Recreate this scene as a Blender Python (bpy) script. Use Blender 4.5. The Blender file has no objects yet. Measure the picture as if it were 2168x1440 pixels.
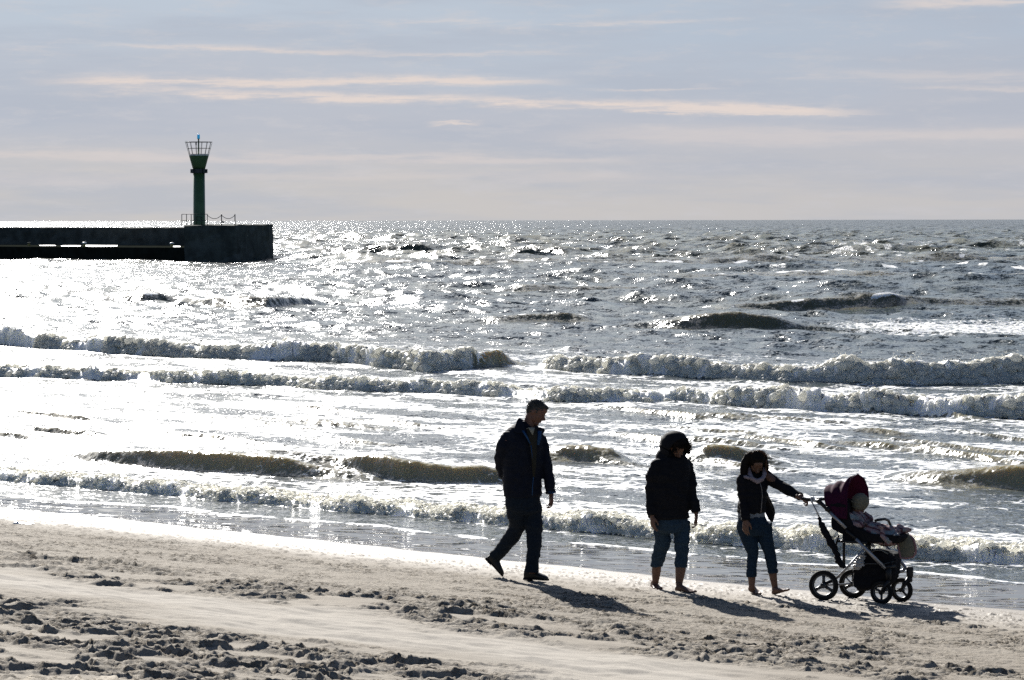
import bpy, bmesh, math, random
import numpy as np
from mathutils import Vector, Matrix
R = math.radians
random.seed(7)
sc = bpy.context.scene
col = sc.collection

# ------------------------------------------------------------------ camera, sky, sun, exposure
FPX, CX, HY, EYE = 6000.0, 1084.0, 465.0, 3.75      # focal length and horizon in photograph pixels; eye height (m)
PITCH = math.atan((720 - HY) / FPX)
cam = bpy.data.cameras.new('camera')
camo = bpy.data.objects.new('camera', cam); col.objects.link(camo)
cam.sensor_width = 36; cam.lens = 36 * FPX / 2168
cam.clip_start = 0.5; cam.clip_end = 60000
camo.location = (0, 0, EYE)
camo.rotation_euler = (R(90) - PITCH, 0, 0)
camo.rotation_euler.rotate_axis('Z', R(-0.10))
sc.camera = camo

SUN_EL, SUN_AZ = R(25.4), R(-15.2)                   # azimuth from +Y, negative to the left
SUNV = Vector((math.sin(SUN_AZ) * math.cos(SUN_EL), math.cos(SUN_AZ) * math.cos(SUN_EL), math.sin(SUN_EL)))
sun = bpy.data.lights.new('sun', 'SUN'); sun.energy = 5.0; sun.angle = R(0.5); sun.color = (1.0, 0.97, 0.92)
suno = bpy.data.objects.new('sun', sun); col.objects.link(suno)
suno.rotation_euler = (-SUNV).to_track_quat('-Z', 'Y').to_euler()
suno.location = (0, 0, 40)

sc.view_settings.view_transform = 'Standard'; sc.view_settings.look = 'None'
sc.view_settings.exposure = 1.15; sc.view_settings.gamma = 1; sc.view_settings.use_curve_mapping = False
sc.render.engine = 'CYCLES'
sc.cycles.use_denoising = False
sc.cycles.max_bounces = 8; sc.cycles.diffuse_bounces = 5; sc.cycles.glossy_bounces = 3
sc.cycles.transmission_bounces = 4; sc.cycles.transparent_max_bounces = 8
sc.cycles.caustics_reflective = False; sc.cycles.caustics_refractive = False


class G:
    """small helper for building node trees"""
    def __init__(self, tree): self.t = tree; self.n = tree.nodes; self.l = tree.links
    def node(self, kind, **kw):
        nd = self.n.new(kind)
        for k, v in kw.items(): setattr(nd, k, v)
        return nd
    def put(self, sock, v):
        if hasattr(v, 'is_output'): self.l.new(v, sock)
        elif isinstance(v, bpy.types.Node): self.l.new(v.outputs[0], sock)
        else:
            if sock.type == 'RGBA' and not hasattr(v, '__len__'): v = (v, v, v, 1)
            if sock.type == 'RGBA' and len(v) == 3: v = (*v, 1)
            sock.default_value = v
    def m(self, op, a, b=None, c=None, clamp=False):
        nd = self.node('ShaderNodeMath', operation=op, use_clamp=clamp)
        self.put(nd.inputs[0], a)
        if b is not None: self.put(nd.inputs[1], b)
        if c is not None: self.put(nd.inputs[2], c)
        return nd.outputs[0]
    def vm(self, op, a, b=None, s=None):
        nd = self.node('ShaderNodeVectorMath', operation=op)
        self.put(nd.inputs[0], a)
        if b is not None: self.put(nd.inputs[1], b)
        if s is not None: self.put(nd.inputs['Scale'], s)
        return nd.outputs['Value'] if op in ('LENGTH', 'DOT_PRODUCT') else nd.outputs[0]
    def mix(self, f, a, b, blend='MIX'):
        nd = self.node('ShaderNodeMix', data_type='RGBA', blend_type=blend)
        self.put(nd.inputs['Factor'], f); self.put(nd.inputs[6], a); self.put(nd.inputs[7], b)
        return nd.outputs[2]
    def noise(self, vec, scale, detail=4, rough=.55, out='Fac', dist=0.0, lac=2.0):
        nd = self.node('ShaderNodeTexNoise')
        if vec is not None: self.put(nd.inputs['Vector'], vec)
        nd.inputs['Scale'].default_value = scale; nd.inputs['Detail'].default_value = detail
        nd.inputs['Roughness'].default_value = rough; nd.inputs['Distortion'].default_value = dist
        nd.inputs['Lacunarity'].default_value = lac
        return nd.outputs[out]
    def rng(self, v, a, b, c=0.0, d=1.0, smooth=True):
        nd = self.node('ShaderNodeMapRange', interpolation_type='SMOOTHSTEP' if smooth else 'LINEAR')
        self.put(nd.inputs['Value'], v)
        for i, x in zip((1, 2, 3, 4), (a, b, c, d)): nd.inputs[i].default_value = x
        return nd.outputs[0]
    def comb(self, x, y, z):
        nd = self.node('ShaderNodeCombineXYZ')
        for s, v in zip(nd.inputs, (x, y, z)): self.put(s, v)
        return nd.outputs[0]
    def sep(self, v):
        nd = self.node('ShaderNodeSeparateXYZ'); self.put(nd.inputs[0], v); return nd.outputs


def srgb(r, g, b, k=1.0):
    f = lambda c: (c / 255 / 12.92) if c <= 10 else ((c / 255 + .055) / 1.055) ** 2.4
    return (f(r) * k, f(g) * k, f(b) * k)


# sky: Nishita sky overhead, a thin veil of streaky cloud low over the horizon
W = bpy.data.worlds.new('World'); sc.world = W; W.use_nodes = True
g = G(W.node_tree); g.n.clear()
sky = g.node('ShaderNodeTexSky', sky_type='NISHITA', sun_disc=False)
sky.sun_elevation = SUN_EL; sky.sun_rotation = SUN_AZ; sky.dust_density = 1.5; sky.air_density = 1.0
tc = g.node('ShaderNodeTexCoord').outputs['Generated']
sx, sy, sz = g.sep(tc)
hor = g.m('MAXIMUM', g.m('SQRT', g.m('ADD', g.m('MULTIPLY', sx, sx), g.m('MULTIPLY', sy, sy))), .001)
az = g.m('ARCTAN2', sx, sy)                          # azimuth from +Y (rad)
el = g.m('DIVIDE', sz, hor)                          # tangent of elevation
A = g.m('MULTIPLY', az, 6.0); E = g.m('MULTIPLY', el, 6.0)     # units of 1000 px of the photograph
KEXP = 1 / 2 ** 1.15
sv = g.comb(A, g.m('MULTIPLY', E, 9.0), 0.0)
n1 = g.noise(sv, 1.1, 6, .6)
n2 = g.noise(g.comb(g.m('MULTIPLY', A, 2.2), g.m('MULTIPLY', E, 22.0), 3.0), 1.6, 7, .65)
n3 = g.noise(g.comb(A, g.m('MULTIPLY', E, 3.0), 9.0), 1.4, 4, .55)
c_low = srgb(204, 200, 197, KEXP); c_mid = srgb(189, 193, 203, KEXP); c_top = srgb(190, 201, 214, KEXP); c_topr = srgb(177, 194, 212, KEXP)
base = g.mix(g.rng(g.m('ADD', E, g.m('MULTIPLY', g.m('SUBTRACT', n1, .5), .10)), .02, .22), c_low, c_mid)
topc = g.mix(g.rng(g.m('ADD', A, g.m('MULTIPLY', g.m('SUBTRACT', n3, .5), .8)), -.3, .9), c_top, c_topr)
base = g.mix(g.rng(g.m('ADD', E, g.m('MULTIPLY', g.m('SUBTRACT', n3, .5), .25)), .17, .46), base, topc)
base = g.mix(g.rng(n1, .40, .64, 0, .55), base, srgb(177, 185, 199, KEXP))
fine = g.noise(g.comb(g.m('MULTIPLY', A, 3.0), g.m('MULTIPLY', E, 14.0), 5.0), 2.4, 8, .68)
base = g.mix(g.rng(fine, .48, .70, 0, .40), base, srgb(207, 205, 208, KEXP))
base = g.mix(g.rng(A, -.9, 1.1, 0.0, .28), base, srgb(182, 184, 194, KEXP))     # farther from the sun, a little darker
wob = g.m('ADD', g.m('MULTIPLY', g.m('SUBTRACT', n2, .5), .045), g.m('MULTIPLY', g.m('SUBTRACT', g.noise(g.comb(g.m('MULTIPLY', A, 6.0), g.m('MULTIPLY', E, 18.0), 2.0), 3.0, 6, .7), .5), .016))
wob2 = g.m('MULTIPLY', g.m('SUBTRACT', n1, .5), .05)
def streak(e0, slope, w, a0, a1, amt, soft=.12, thr=.40):
    d = g.m('SUBTRACT', g.m('ADD', g.m('ADD', E, wob), wob2), g.m('MULTIPLY_ADD', A, slope, e0))
    prof = g.m('EXPONENT', g.m('MULTIPLY', g.m('POWER', g.m('DIVIDE', g.m('ABSOLUTE', d), w), 2.0), -1.0))
    win = g.m('MULTIPLY', g.rng(A, a0 - soft, a0 + soft), g.rng(A, a1 - soft, a1 + soft, 1, 0))
    return g.m('MULTIPLY', g.m('MULTIPLY', prof, win), g.m('MULTIPLY', g.rng(n2, thr - .12, thr + .14), amt))
ss = None
for a in ((.291, 0.0, .0095, -.93, .05, 1.0), (.247, -.030, .0095, -.86, .70, 1.1), (.2335, -.018, .005, .1, .72, .9), (.353, -.012, .0065, -1.0, -.3, .8, .2, .5),
          (.350, 0, .005, -.3, .12, .5, .1, .45), (.176, -.004, .018, .15, 1.3, .42, .2, .33), (.415, 0, .006, -.5, .5, .55, .2, .52), (.455, 0, .008, .8, 1.4, .7, .1, .4),
          (.272, 0, .003, .2, .4, .5, .1, .3), (.205, 0, .003, -.16, -.08, .8, .03, .2), (.128, -.004, .010, -1.2, .2, .45, .2, .33), (.30, 0, .012, .5, 1.3, .35, .2, .5), (.09, 0, .012, -1.3, .3, .25, .2, .35), (.275, .0, .006, .85, 1.3, .4, .1, .45)):
    s_ = streak(*a); ss = s_ if ss is None else g.m('MAXIMUM', ss, s_)
base = g.mix(g.m('MINIMUM', g.m('MULTIPLY', ss, 1.0), 1.0), base, srgb(226, 214, 208, KEXP))
# veil thins out with height and away from the sun; the plain sky takes over
azd = g.m('ABSOLUTE', g.m('SUBTRACT', az, SUN_AZ))
veil = g.m('MULTIPLY', g.rng(el, .085, .20, 1.0, 0.0), g.rng(azd, .6, 1.5, 1.0, .0))
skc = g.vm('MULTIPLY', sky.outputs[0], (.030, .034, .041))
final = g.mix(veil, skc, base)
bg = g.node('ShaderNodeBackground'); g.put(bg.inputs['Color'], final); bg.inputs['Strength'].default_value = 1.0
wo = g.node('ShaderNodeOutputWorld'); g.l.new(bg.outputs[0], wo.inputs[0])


# ------------------------------------------------------------------ helpers
def tag(o, label=None, cat=None, group=None, kind=None):
    if label: o['label'] = label
    if cat: o['category'] = cat
    if group: o['group'] = group
    if kind: o['kind'] = kind
    return o

def ray(px, py):
    """direction through a pixel of the photograph"""
    d = Vector(((px - CX) / FPX, -(py - 720) / FPX, -1.0))
    return (camo.matrix_basis.to_3x3() @ d).normalized() if False else (camo.rotation_euler.to_matrix() @ d).normalized()

CAMP = Vector((0, 0, EYE))
def at(px, py, D):
    """the point at depth D (metres along +Y) seen at pixel px, py"""
    d = ray(px, py); return CAMP + d * (D / d.y)

def link_mesh(name, verts, faces, mat=None, parent=None, smooth=True, uv=False):
    me = bpy.data.meshes.new(name)
    verts = np.asarray(verts, dtype=np.float32).reshape(-1, 3)
    if isinstance(faces, np.ndarray):
        nf, k = faces.shape
        me.vertices.add(len(verts)); me.vertices.foreach_set('co', verts.ravel())
        me.loops.add(nf * k); me.loops.foreach_set('vertex_index', faces.ravel().astype(np.int32))
        me.polygons.add(nf)
        me.polygons.foreach_set('loop_start', np.arange(0, nf * k, k, dtype=np.int32))
        me.polygons.foreach_set('loop_total', np.full(nf, k, dtype=np.int32))
        me.update(calc_edges=True)
    else:
        me.from_pydata([tuple(v) for v in verts], [], faces); me.update()
    if smooth: me.polygons.foreach_set('use_smooth', np.ones(len(me.polygons), dtype=bool))
    if mat: me.materials.append(mat)
    o = bpy.data.objects.new(name, me); col.objects.link(o)
    if parent: o.parent = parent
    return o

def attr(o, name, arr):
    a = o.data.attributes.new(name, 'FLOAT', 'POINT'); a.data.foreach_set('value', np.asarray(arr, dtype=np.float32).ravel())

def hash2(ix, iy, seed):
    h = (ix.astype(np.int64) * 374761393 + iy.astype(np.int64) * 668265263 + seed * 974634777) & 0xffffffff
    h = ((h ^ (h >> 13)) * 1274126177) & 0xffffffff
    return (h ^ (h >> 16)) & 0xffff

_ANG = np.arange(65536) / 65536 * 2 * np.pi
_GC, _GS = np.cos(_ANG).astype(np.float32), np.sin(_ANG).astype(np.float32)
def perlin(x, y, seed=0):
    x = np.asarray(x, dtype=np.float64); y = np.asarray(y, dtype=np.float64)
    x0 = np.floor(x); y0 = np.floor(y); fx = (x - x0).astype(np.float32); fy = (y - y0).astype(np.float32)
    ix = x0.astype(np.int64); iy = y0.astype(np.int64)
    def gr(a, b):
        h = hash2(ix + a, iy + b, seed); return _GC[h] * (fx - a) + _GS[h] * (fy - b)
    u = fx * fx * fx * (fx * (fx * 6 - 15) + 10); v = fy * fy * fy * (fy * (fy * 6 - 15) + 10)
    a = gr(0, 0); b = gr(1, 0); c = gr(0, 1); d = gr(1, 1)
    return ((a + (b - a) * u) * (1 - v) + (c + (d - c) * u) * v) * 1.5

def fbm(x, y, seed=0, oct=4, gain=.5):
    r = 0; a = 1.0
    for i in range(oct):
        r = r + a * perlin(x * 2 ** i + 17.3 * i, y * 2 ** i - 9.1 * i, seed + i); a *= gain
    return r

def sst(x, a, b):
    t = np.clip((x - a) / (b - a), 0, 1); return t * t * (3 - 2 * t)

# shore frame: q = distance seaward of the edge of the wet sand
NX, NY, X0, Y0 = .652, .758, .08, 29.95
_QX = [-400, -60, -22, -12, -8, -5, -1.9, 0, 1.2, 2.5, 4.5, 10, 30, 80, 400]
_QZ = [14, 4.4, 2.0, .92, .60, .45, .27, .12, .075, .035, -.06, -.5, -1.3, -3, -8]
def shore_q(x, y):
    return (x - X0) * NX + (y - Y0) * NY
def beach_z(x, y):
    q = shore_q(x, y) + .12 * np.sin(x * .55 + 1.0) * sst(y, 10, 25)
    return sum(np.interp(q + d, _QX, _QZ) for d in (-.8, -.4, 0, .4, .8)) / 5
def ground_hit(px, py):
    d = ray(px, py); t = 5.0
    for _ in range(4000):
        p = CAMP + d * t
        if p.z <= float(beach_z(np.float64(p.x), np.float64(p.y))): break
        t += .01
    return p

# ------------------------------------------------------------------ beach: one sheet, fine near the camera's view, coarse to the horizon
def axis(parts):
    out = []
    for a, b, s in parts: out.append(np.arange(a, b, s))
    return np.concatenate(out)
def geo(a, b, k):
    n = max(2, int(math.log(b / a) / math.log(k))); return a * (b / a) ** (np.arange(1, n + 1) / n)
QUAL = 1.0
def fan(ys, us, w):
    Y, U = np.meshgrid(ys, us, indexing='ij'); X = U * w(Y); return X, Y
def grid_faces(nr, nc):
    i = np.arange((nr - 1) * (nc - 1)); r = i // (nc - 1); c = i % (nc - 1); a = r * nc + c
    return np.stack([a, a + 1, a + nc + 1, a + nc], 1)

du = .00052 / QUAL
core = np.arange(-.205, .205, du)
us = np.concatenate([-geo(.206, 6.0, 1.10)[::-1] - .001, core, geo(.206, 6.0, 1.10)])
ys = np.concatenate([-geo(2, 3000, 1.5)[::-1], [0, 4, 8, 12, 14, 15.5, 16.5, 17.2], np.arange(17.6, 26, .024 / QUAL), np.arange(26, 40, .045 / QUAL), geo(40, 3000, 1.22)])
X, Y = fan(ys, us, lambda y: np.maximum(np.abs(y), 18.0))
Q = shore_q(X, Y)
Z = beach_z(X, Y)
near = (sst(Y, 15, 17.5) * (1 - sst(Y, 38, 46)) * (1 - sst(np.abs(X / np.maximum(Y, 1)), .2, .26))).astype(np.float32)
P_ = X * .758 - Y * .652                              # along the shore
qw = Q + .55 * fbm(P_ / 3.1, Q / 1.6, 11, 3) + .12 * fbm(P_ / .5, Q / .3, 15, 2)
def band(a, b, s): return sst(qw, a - s, a + s) * (1 - sst(qw, b - s, b + s))
# trampled sand: hard-edged clods and footprints, strongest in bands parallel to the water
clump = fbm(P_ / 1.1, Q / .5, 21, 3)
m_fine = band(-5.2, -2.3, .5) * (.35 + .65 * sst(fbm(P_ / 1.7, Q / .6, 5, 3), -.15, .35))
m_b1 = band(-6.1, -4.4, .35) * sst(clump, -.5, .0)
m_b2 = (1 - sst(qw, -8.4, -6.8)) * sst(clump, -.70, .05)
m_b3 = band(-7.2, -5.4, .4) * sst(X, 1.0, 2.6) * sst(clump, -.2, .2)
m_smooth = band(-7.2, -6.1, .35) * (1 - sst(X, .8, 2.4)) * .95 + band(-8.3, -6.9, .3) * sst(X, -.8, .6) * .8
m_smooth = np.clip(m_smooth, 0, 1)
heavy = np.clip(np.maximum(np.maximum(m_b1 * .8, m_b2), m_b3 * .8), 0, 1) * (1 - .9 * m_smooth)
wx = P_ + .05 * perlin(P_ / .11, Q / .11, 31); wy = Q + .05 * perlin(P_ / .1, Q / .1, 32)
r1 = 1 - np.abs(perlin(wx / .42, wy / .13, 41)) * 2.2
r2 = 1 - np.abs(perlin(wx / .15, wy / .11, 42)) * 2.2
cl = sst(perlin(wx / .26, wy / .08, 43), .05, .22)
cl2 = sst(perlin(wx / .09, wy / .035, 44), .12, .25)
big = perlin(wx / .80, wy / .22, 45)
w2x = X + .16 * fbm(X / .5, Y / .3, 601, 2); w2y = Y + .10 * fbm(X / .4, Y / .25, 602, 2)
rg1 = np.clip(1 - np.abs(perlin(w2x / .95, w2y / .40, 603)) * 3.0, 0, 1) ** 1.5
rg2 = np.clip(1 - np.abs(perlin(w2x / .42, w2y / .20, 604)) * 3.0, 0, 1) ** 1.3
hum = sst(perlin(w2x / .50, w2y / .22, 605) + .3 * perlin(w2x / .15, w2y / .09, 606), .05, .34)
Hh = heavy * (m_b2 * (.030 * rg1 + .018 * rg2 + .032 * hum) + np.maximum(m_b1, m_b3) * (.018 * rg1 + .026 * rg2 + .030 * hum) + .014 * cl + .008 * cl2 + .010 * fbm(wx / .3, wy / .12, 146, 3) - .020)
fin = sst(perlin(wx / .13, wy / .05, 46) + .25 * perlin(wx / .04, wy / .03, 47), .20, .34)
Hf = m_fine * (.013 * fin + .009 * sst(perlin(wx / .06, wy / .022, 246), .18, .30) + .003 * cl2)
track = np.exp(-((Q + 1.95 + .12 * perlin(P_ / .8, P_ * 0, 48)) / .16) ** 2) * sst(X, .3, .9) * (1 - sst(X, 5, 6)) * sst(fbm(P_ / .35, Q / .2, 49, 2), -.2, .2)
Ht = track * (.028 * sst(perlin(wx / .11, wy / .07, 50), -.02, .2) - .006)
dots = band(-2.6, -.4, .4) * sst(perlin(wx / .22, wy / .06, 51) + .3 * perlin(wx / .05, wy / .04, 52), .36, .48) * .013
und = (.012 + .010 * m_smooth) * fbm(P_ / 1.0, Q / .38, 53, 4) * (1 - sst(qw, -2.6, -1.4)) + .004 * perlin(P_ / .5, Q / .12, 54) * (1 - sst(qw, -3.0, -1.0)) * m_smooth * 1.5
micro = .0022 * perlin(X / .035, Y / .035, 55) * np.clip(heavy + m_fine * .7 + .15, 0, 1) * (1 - sst(qw, -1.0, -.4))
Z = Z + (Hh + Hf + Ht + dots + und + micro) * near
wet = sst(Q + .16 * fbm(P_ / 1.8, Q / 1.2, 61, 3) + .03 * perlin(P_ / .3, Q / .3, 62), -.10, .10)
damp = sst(Q + .2 * fbm(P_ / 1.8, Q / .8, 63, 2), -2.6, -.1)

sand = bpy.data.materials.new('sand'); sand.use_nodes = True
g = G(sand.node_tree); bs = g.n['Principled BSDF']
pos = g.node('ShaderNodeNewGeometry').outputs['Position']
aw = g.node('ShaderNodeAttribute', attribute_name='wet').outputs['Fac']
ad = g.node('ShaderNodeAttribute', attribute_name='damp').outputs['Fac']
asm = g.node('ShaderNodeAttribute', attribute_name='blown').outputs['Fac']
nb = g.noise(pos, 1.3, 6, .6); ng = g.noise(pos, 220.0, 3, .7); nm = g.noise(pos, 14.0, 5, .65)
c = g.mix(g.rng(nb, .3, .7), (.236, .205, .165), (.282, .250, .204))
c = g.mix(g.rng(ng, .35, .7, 0, .55), c, (.15, .128, .10))
c = g.mix(g.rng(nm, .55, .75, 0, .35), c, (.17, .145, .115))
c = g.mix(g.m('MULTIPLY', asm, .75), c, (.345, .315, .272))
c = g.mix(g.m('MULTIPLY', ad, .45), c, (.25, .22, .185))
c = g.mix(aw, c, (.085, .072, .056))
g.put(bs.inputs['Base Color'], c)
g.put(bs.inputs['Roughness'], g.m('SUBTRACT', g.m('SUBTRACT', .95, g.m('MULTIPLY', ad, .40)), g.m('MULTIPLY', aw, .70)))
g.put(bs.inputs['Specular IOR Level'], g.m('MULTIPLY_ADD', aw, .25, g.m('MULTIPLY_ADD', ad, .12, .12)))
bump = g.node('ShaderNodeBump'); bump.inputs['Distance'].default_value = .004
g.put(bump.inputs['Strength'], g.m('MULTIPLY', g.m('SUBTRACT', 1.0, aw), .8)); g.put(bump.inputs['Height'], g.noise(pos, 90.0, 4, .7))
# very low ripples on the wet film, so reflections break into streaks
afl = g.node('ShaderNodeAttribute', attribute_name='flecks').outputs['Fac']
fk = g.noise(g.vm('MULTIPLY', pos, (1.0, 1.6, 1.0)), 9.0, 6, .72)
b2_ = g.node('ShaderNodeBump'); b2_.inputs['Distance'].default_value = .06; g.put(b2_.inputs['Strength'], g.m('MULTIPLY', afl, .9))
g.put(b2_.inputs['Height'], g.rng(fk, .50, .66)); g.l.new(bump.outputs[0], b2_.inputs['Normal']); bump = b2_
nv = g.noise(g.comb(g.m('MULTIPLY', g.sep(pos)[0], .35), g.m('MULTIPLY', g.sep(pos)[1], 1.0), 0.0), 9.0, 3, .55, out='Color')
nv = g.vm('SUBTRACT', nv, (.5, .5, .5)); nv = g.vm('MULTIPLY', nv, (.16, .34, 0.0))
nn = g.vm('NORMALIZE', g.vm('ADD', bump.outputs[0], g.vm('SCALE', nv, s=aw)))
g.put(bs.inputs['Normal'], nn)
beach = link_mesh('beach', np.stack([X, Y, Z], -1), grid_faces(*X.shape), sand)
tag(beach, kind='structure')
attr(beach, 'wet', wet); attr(beach, 'damp', damp); attr(beach, 'blown', m_smooth * near); attr(beach, 'flecks', np.clip(m_fine * 1.3 + heavy * .8 + .25 * band(-2.6, -.6, .3) + track * .6, 0, 1) * near)

# ------------------------------------------------------------------ sea
CRESTS = [
    # px polyline of the foot of the wave, [left,right] extent px, height (m), front width, back length, kind, height along x [(px, factor)]
    dict(foot=[(-200, 1008), (0, 1022), (300, 1048), (600, 1078), (900, 1100), (1050, 1114), (1300, 1134), (1600, 1162), (1900, 1186), (2168, 1200), (2400, 1212)], H=.17, fw=.16, bl=1.6, foam=1.0, lace=2.2,
         hx=[(-200, .9), (300, .95), (700, .9), (1000, .85), (1300, 1), (1600, 1.1), (1900, 1.1), (2400, 1.2)]),
    dict(foot=[(0, 958), (100, 968), (200, 984), (400, 1000), (560, 1010), (760, 1022), (920, 1027)], H=.30, fw=.5, bl=1.8, foam=.0, lace=0,
         hx=[(20, 0), (140, .3), (250, .65), (380, .95), (470, 1), (560, .92), (650, .72), (760, .4), (900, 0)]),
    dict(foot=[(480, 996), (700, 1008), (850, 1022), (1000, 1028), (1180, 1030)], H=.25, fw=.42, bl=1.5, foam=.0, lace=0,
         hx=[(480, 0), (600, .4), (700, .68), (820, .95), (900, .9), (1020, .85), (1100, .5), (1180, 0)]),
    dict(foot=[(1080, 975), (1200, 980), (1350, 985)], H=.2, fw=.5, bl=1.2, foam=0, lace=0, hx=[(1080, 0), (1180, .8), (1300, .8), (1360, 0)]),
    dict(foot=[(1440, 980), (1600, 985), (1700, 992)], H=.22, fw=.4, bl=1.2, foam=0, lace=0, hx=[(1430, 0), (1500, .9), (1560, .9), (1700, 0)]),
    dict(foot=[(1850, 1020), (2000, 1034), (2168, 1044), (2400, 1050)], H=.30, fw=.55, bl=1.5, foam=0, lace=0, hx=[(1850, 0), (2000, .6), (2168, 1), (2400, 1)]),
    dict(foot=[(-300, 790), (0, 796), (300, 804), (560, 816), (830, 830), (1000, 838), (1200, 848), (1450, 852), (1600, 862), (1800, 874), (2000, 882), (2168, 888), (2400, 895)], H=.42, fw=.3, bl=1.8, foam=1.0, lace=3.0,
         hx=[(-300, .5), (0, .5), (330, .65), (560, .6), (830, .6), (1200, .62), (1450, .6), (1560, .8), (1800, .95), (2000, 1.05), (2400, 1.1)]),
    dict(foot=[(-300, 722), (0, 730), (150, 740), (420, 757), (700, 764), (900, 787), (1090, 775), (1130, 772)], H=.52, fw=.35, bl=2.6, foam=1.0, lace=4.0,
         hx=[(-300, .8), (0, .85), (150, .9), (260, .7), (420, .8), (700, .9), (820, .9), (950, 1.0), (1060, .9), (1120, 0)], green=(985, 1110)),
    dict(foot=[(1140, 778), (1300, 795), (1500, 802), (1700, 812), (1900, 818), (2168, 814), (2400, 812)], H=.56, fw=.35, bl=2.6, foam=1.0, lace=4.0,
         hx=[(1140, 0), (1175, .8), (1300, .7), (1500, .75), (1650, 1), (1900, .95), (2100, .9), (2400, .9)]),
    dict(foot=[(1230, 697), (1330, 700), (1550, 703), (1800, 706), (2100, 708)], H=.62, fw=1.0, bl=3.0, foam=0, lace=0, hx=[(1240, 0), (1340, .2), (1420, .5), (1500, .9), (1570, 1), (1640, .75), (1720, .42), (1850, .3), (2080, 0)]),
    dict(foot=[(980, 684), (1150, 684), (1300, 686)], H=.38, fw=1.0, bl=2.5, foam=0, lace=0, hx=[(980, 0), (1130, .8), (1200, .9), (1300, 0)]),
    dict(foot=[(1450, 652), (1700, 652), (1900, 652), (2168, 652), (2400, 654)], H=.42, fw=1.3, bl=4, foam=0, lace=0, hx=[(1450, 0), (1600, .7), (1850, 1), (1950, .7), (2168, .6), (2400, .6)]),
    dict(foot=[(1040, 620), (1200, 618), (1450, 618)], H=.28, fw=1.3, bl=4, foam=0, lace=0, hx=[(1040, 0), (1120, .8), (1350, .8), (1450, 0)]),
    dict(foot=[(130, 636), (200, 640), (300, 642), (400, 640)], H=.50, fw=1.6, bl=4, foam=0, lace=0, hx=[(140, 0), (190, .4), (230, .5), (270, 1), (330, .95), (380, .2), (400, 0)]),
    dict(foot=[(330, 636), (450, 648), (560, 650), (700, 640)], H=.45, fw=1.6, bl=4, foam=0, lace=0, hx=[(340, 0), (400, .6), (520, 1), (630, .8), (700, 0)]),
    dict(foot=[(560, 560), (800, 562), (1000, 560), (1500, 560), (2168, 556), (2500, 556)], H=.50, fw=4, bl=8, foam=0, lace=0, hx=[(620, 0), (700, .5), (850, 1), (1000, .8), (1400, .8), (2500, .9)]),
    dict(foot=[(1100, 586), (1500, 590), (2400, 592)], H=.35, fw=3, bl=5, foam=0, lace=0, hx=[(1100, 0), (1400, .5), (1700, .9), (2000, .8), (2400, .8)]),
]
_r = random.Random(12)
for _k in range(46):
    _py = _r.uniform(862, 1015); _px = _r.uniform(-100, 2250)
    if _py > 940 and _px < 1150: continue
    _D = FPX * EYE / (_py - HY); _L = _r.uniform(1.6, 4.5); _hw = _L / 2 * FPX / _D
    _s = .10 + _r.uniform(-.03, .05); _H = _r.uniform(.045, .10)
    CRESTS.append(dict(foot=[(_px - _hw, _py - _hw * _s), (_px, _py), (_px + _hw, _py + _hw * _s)], H=_H, fw=_H * 2.6, bl=_H * 9, foam=0, lace=0, small=1,
                       hx=[(_px - _hw, 0), (_px - _hw * _r.uniform(.1, .5), .8), (_px + _hw * _r.uniform(-.1, .4), 1), (_px + _hw, 0)]))
ys = [19.0]
while ys[-1] < 12000:
    y = ys[-1]
    d = np.interp(y, [19, 26, 30, 42, 60, 110, 300, 12000], [.09, .06, .06, .09, .14, .20, .7, 120]) / QUAL
    ys.append(y + float(d))
ys = np.array(ys)
du = .00046 / QUAL
us = np.concatenate([-geo(.207, 4.0, 1.08)[::-1] - .001, np.arange(-.206, .206, du), geo(.207, 4.0, 1.08)])
X, Y = fan(ys, us, lambda y: y)
DR = np.gradient(ys)[:, None] * np.ones_like(X)
DX = np.maximum(np.abs(np.gradient(X, axis=1)), 1e-3)
Q = shore_q(X, Y)
dep = np.clip(-np.interp(Q, _QX, _QZ), 0, 9)
P_ = X * .758 - Y * .652
rng = np.random.default_rng(5)
Z = np.zeros_like(X); XO = np.zeros_like(X); YO = np.zeros_like(X)
sc_far = sst(Q, 5, 60) * .75 + .25
for k in range(64):
    lam = .45 * (22 / .45) ** (k / 63.0)
    th = math.atan2(-NY, -NX) + rng.normal(0, .55)
    kx, ky = math.cos(th) * 2 * np.pi / lam, math.sin(th) * 2 * np.pi / lam
    ph = rng.uniform(0, 2 * np.pi)
    eff = math.hypot(kx, ky)
    slope = .030 if lam > 4 else (.042 if lam > 1.2 else .042)
    amp = slope / eff
    att = np.clip((2 * np.pi / (abs(ky) + 1e-6) / (DR * 3.2) - .6) / 1.2, 0, 1) * np.clip((2 * np.pi / (abs(kx) + 1e-6) / (DX * 3.2) - .6), 0, 1)
    if lam > 4: att = att * sst(Q, 25, 90)
    elif lam > 1.6: att = att * (.35 + .65 * sst(Q, 10, 60))
    if lam > 4: att = att * (1 + .9 * sst(Y, 200, 330))
    w = (amp * att * sc_far).astype(np.float32)
    arg = (kx * X + ky * Y + ph + .8 * math.sin(k)).astype(np.float32)
    s_, c_ = np.sin(arg), np.cos(arg)
    Z += w * c_
    XO -= .75 * w * math.cos(th) * s_; YO -= .75 * w * math.sin(th) * s_
gust = .65 + .5 * sst(fbm(P_ / 9, Q / 3.5, 71, 3), -.4, .5)
calm = sst(Q, 2.2, 7.0) * .85 + .15
lee = 1 - .65 * (1 - sst(X / np.maximum(Y, 1) * FPX + CX, 480, 800)) * sst(Y, 140, 190) * (1 - sst(Y, 300, 420))
Z *= lee
Z *= gust * calm; XO *= gust * calm; YO *= gust * calm

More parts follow.
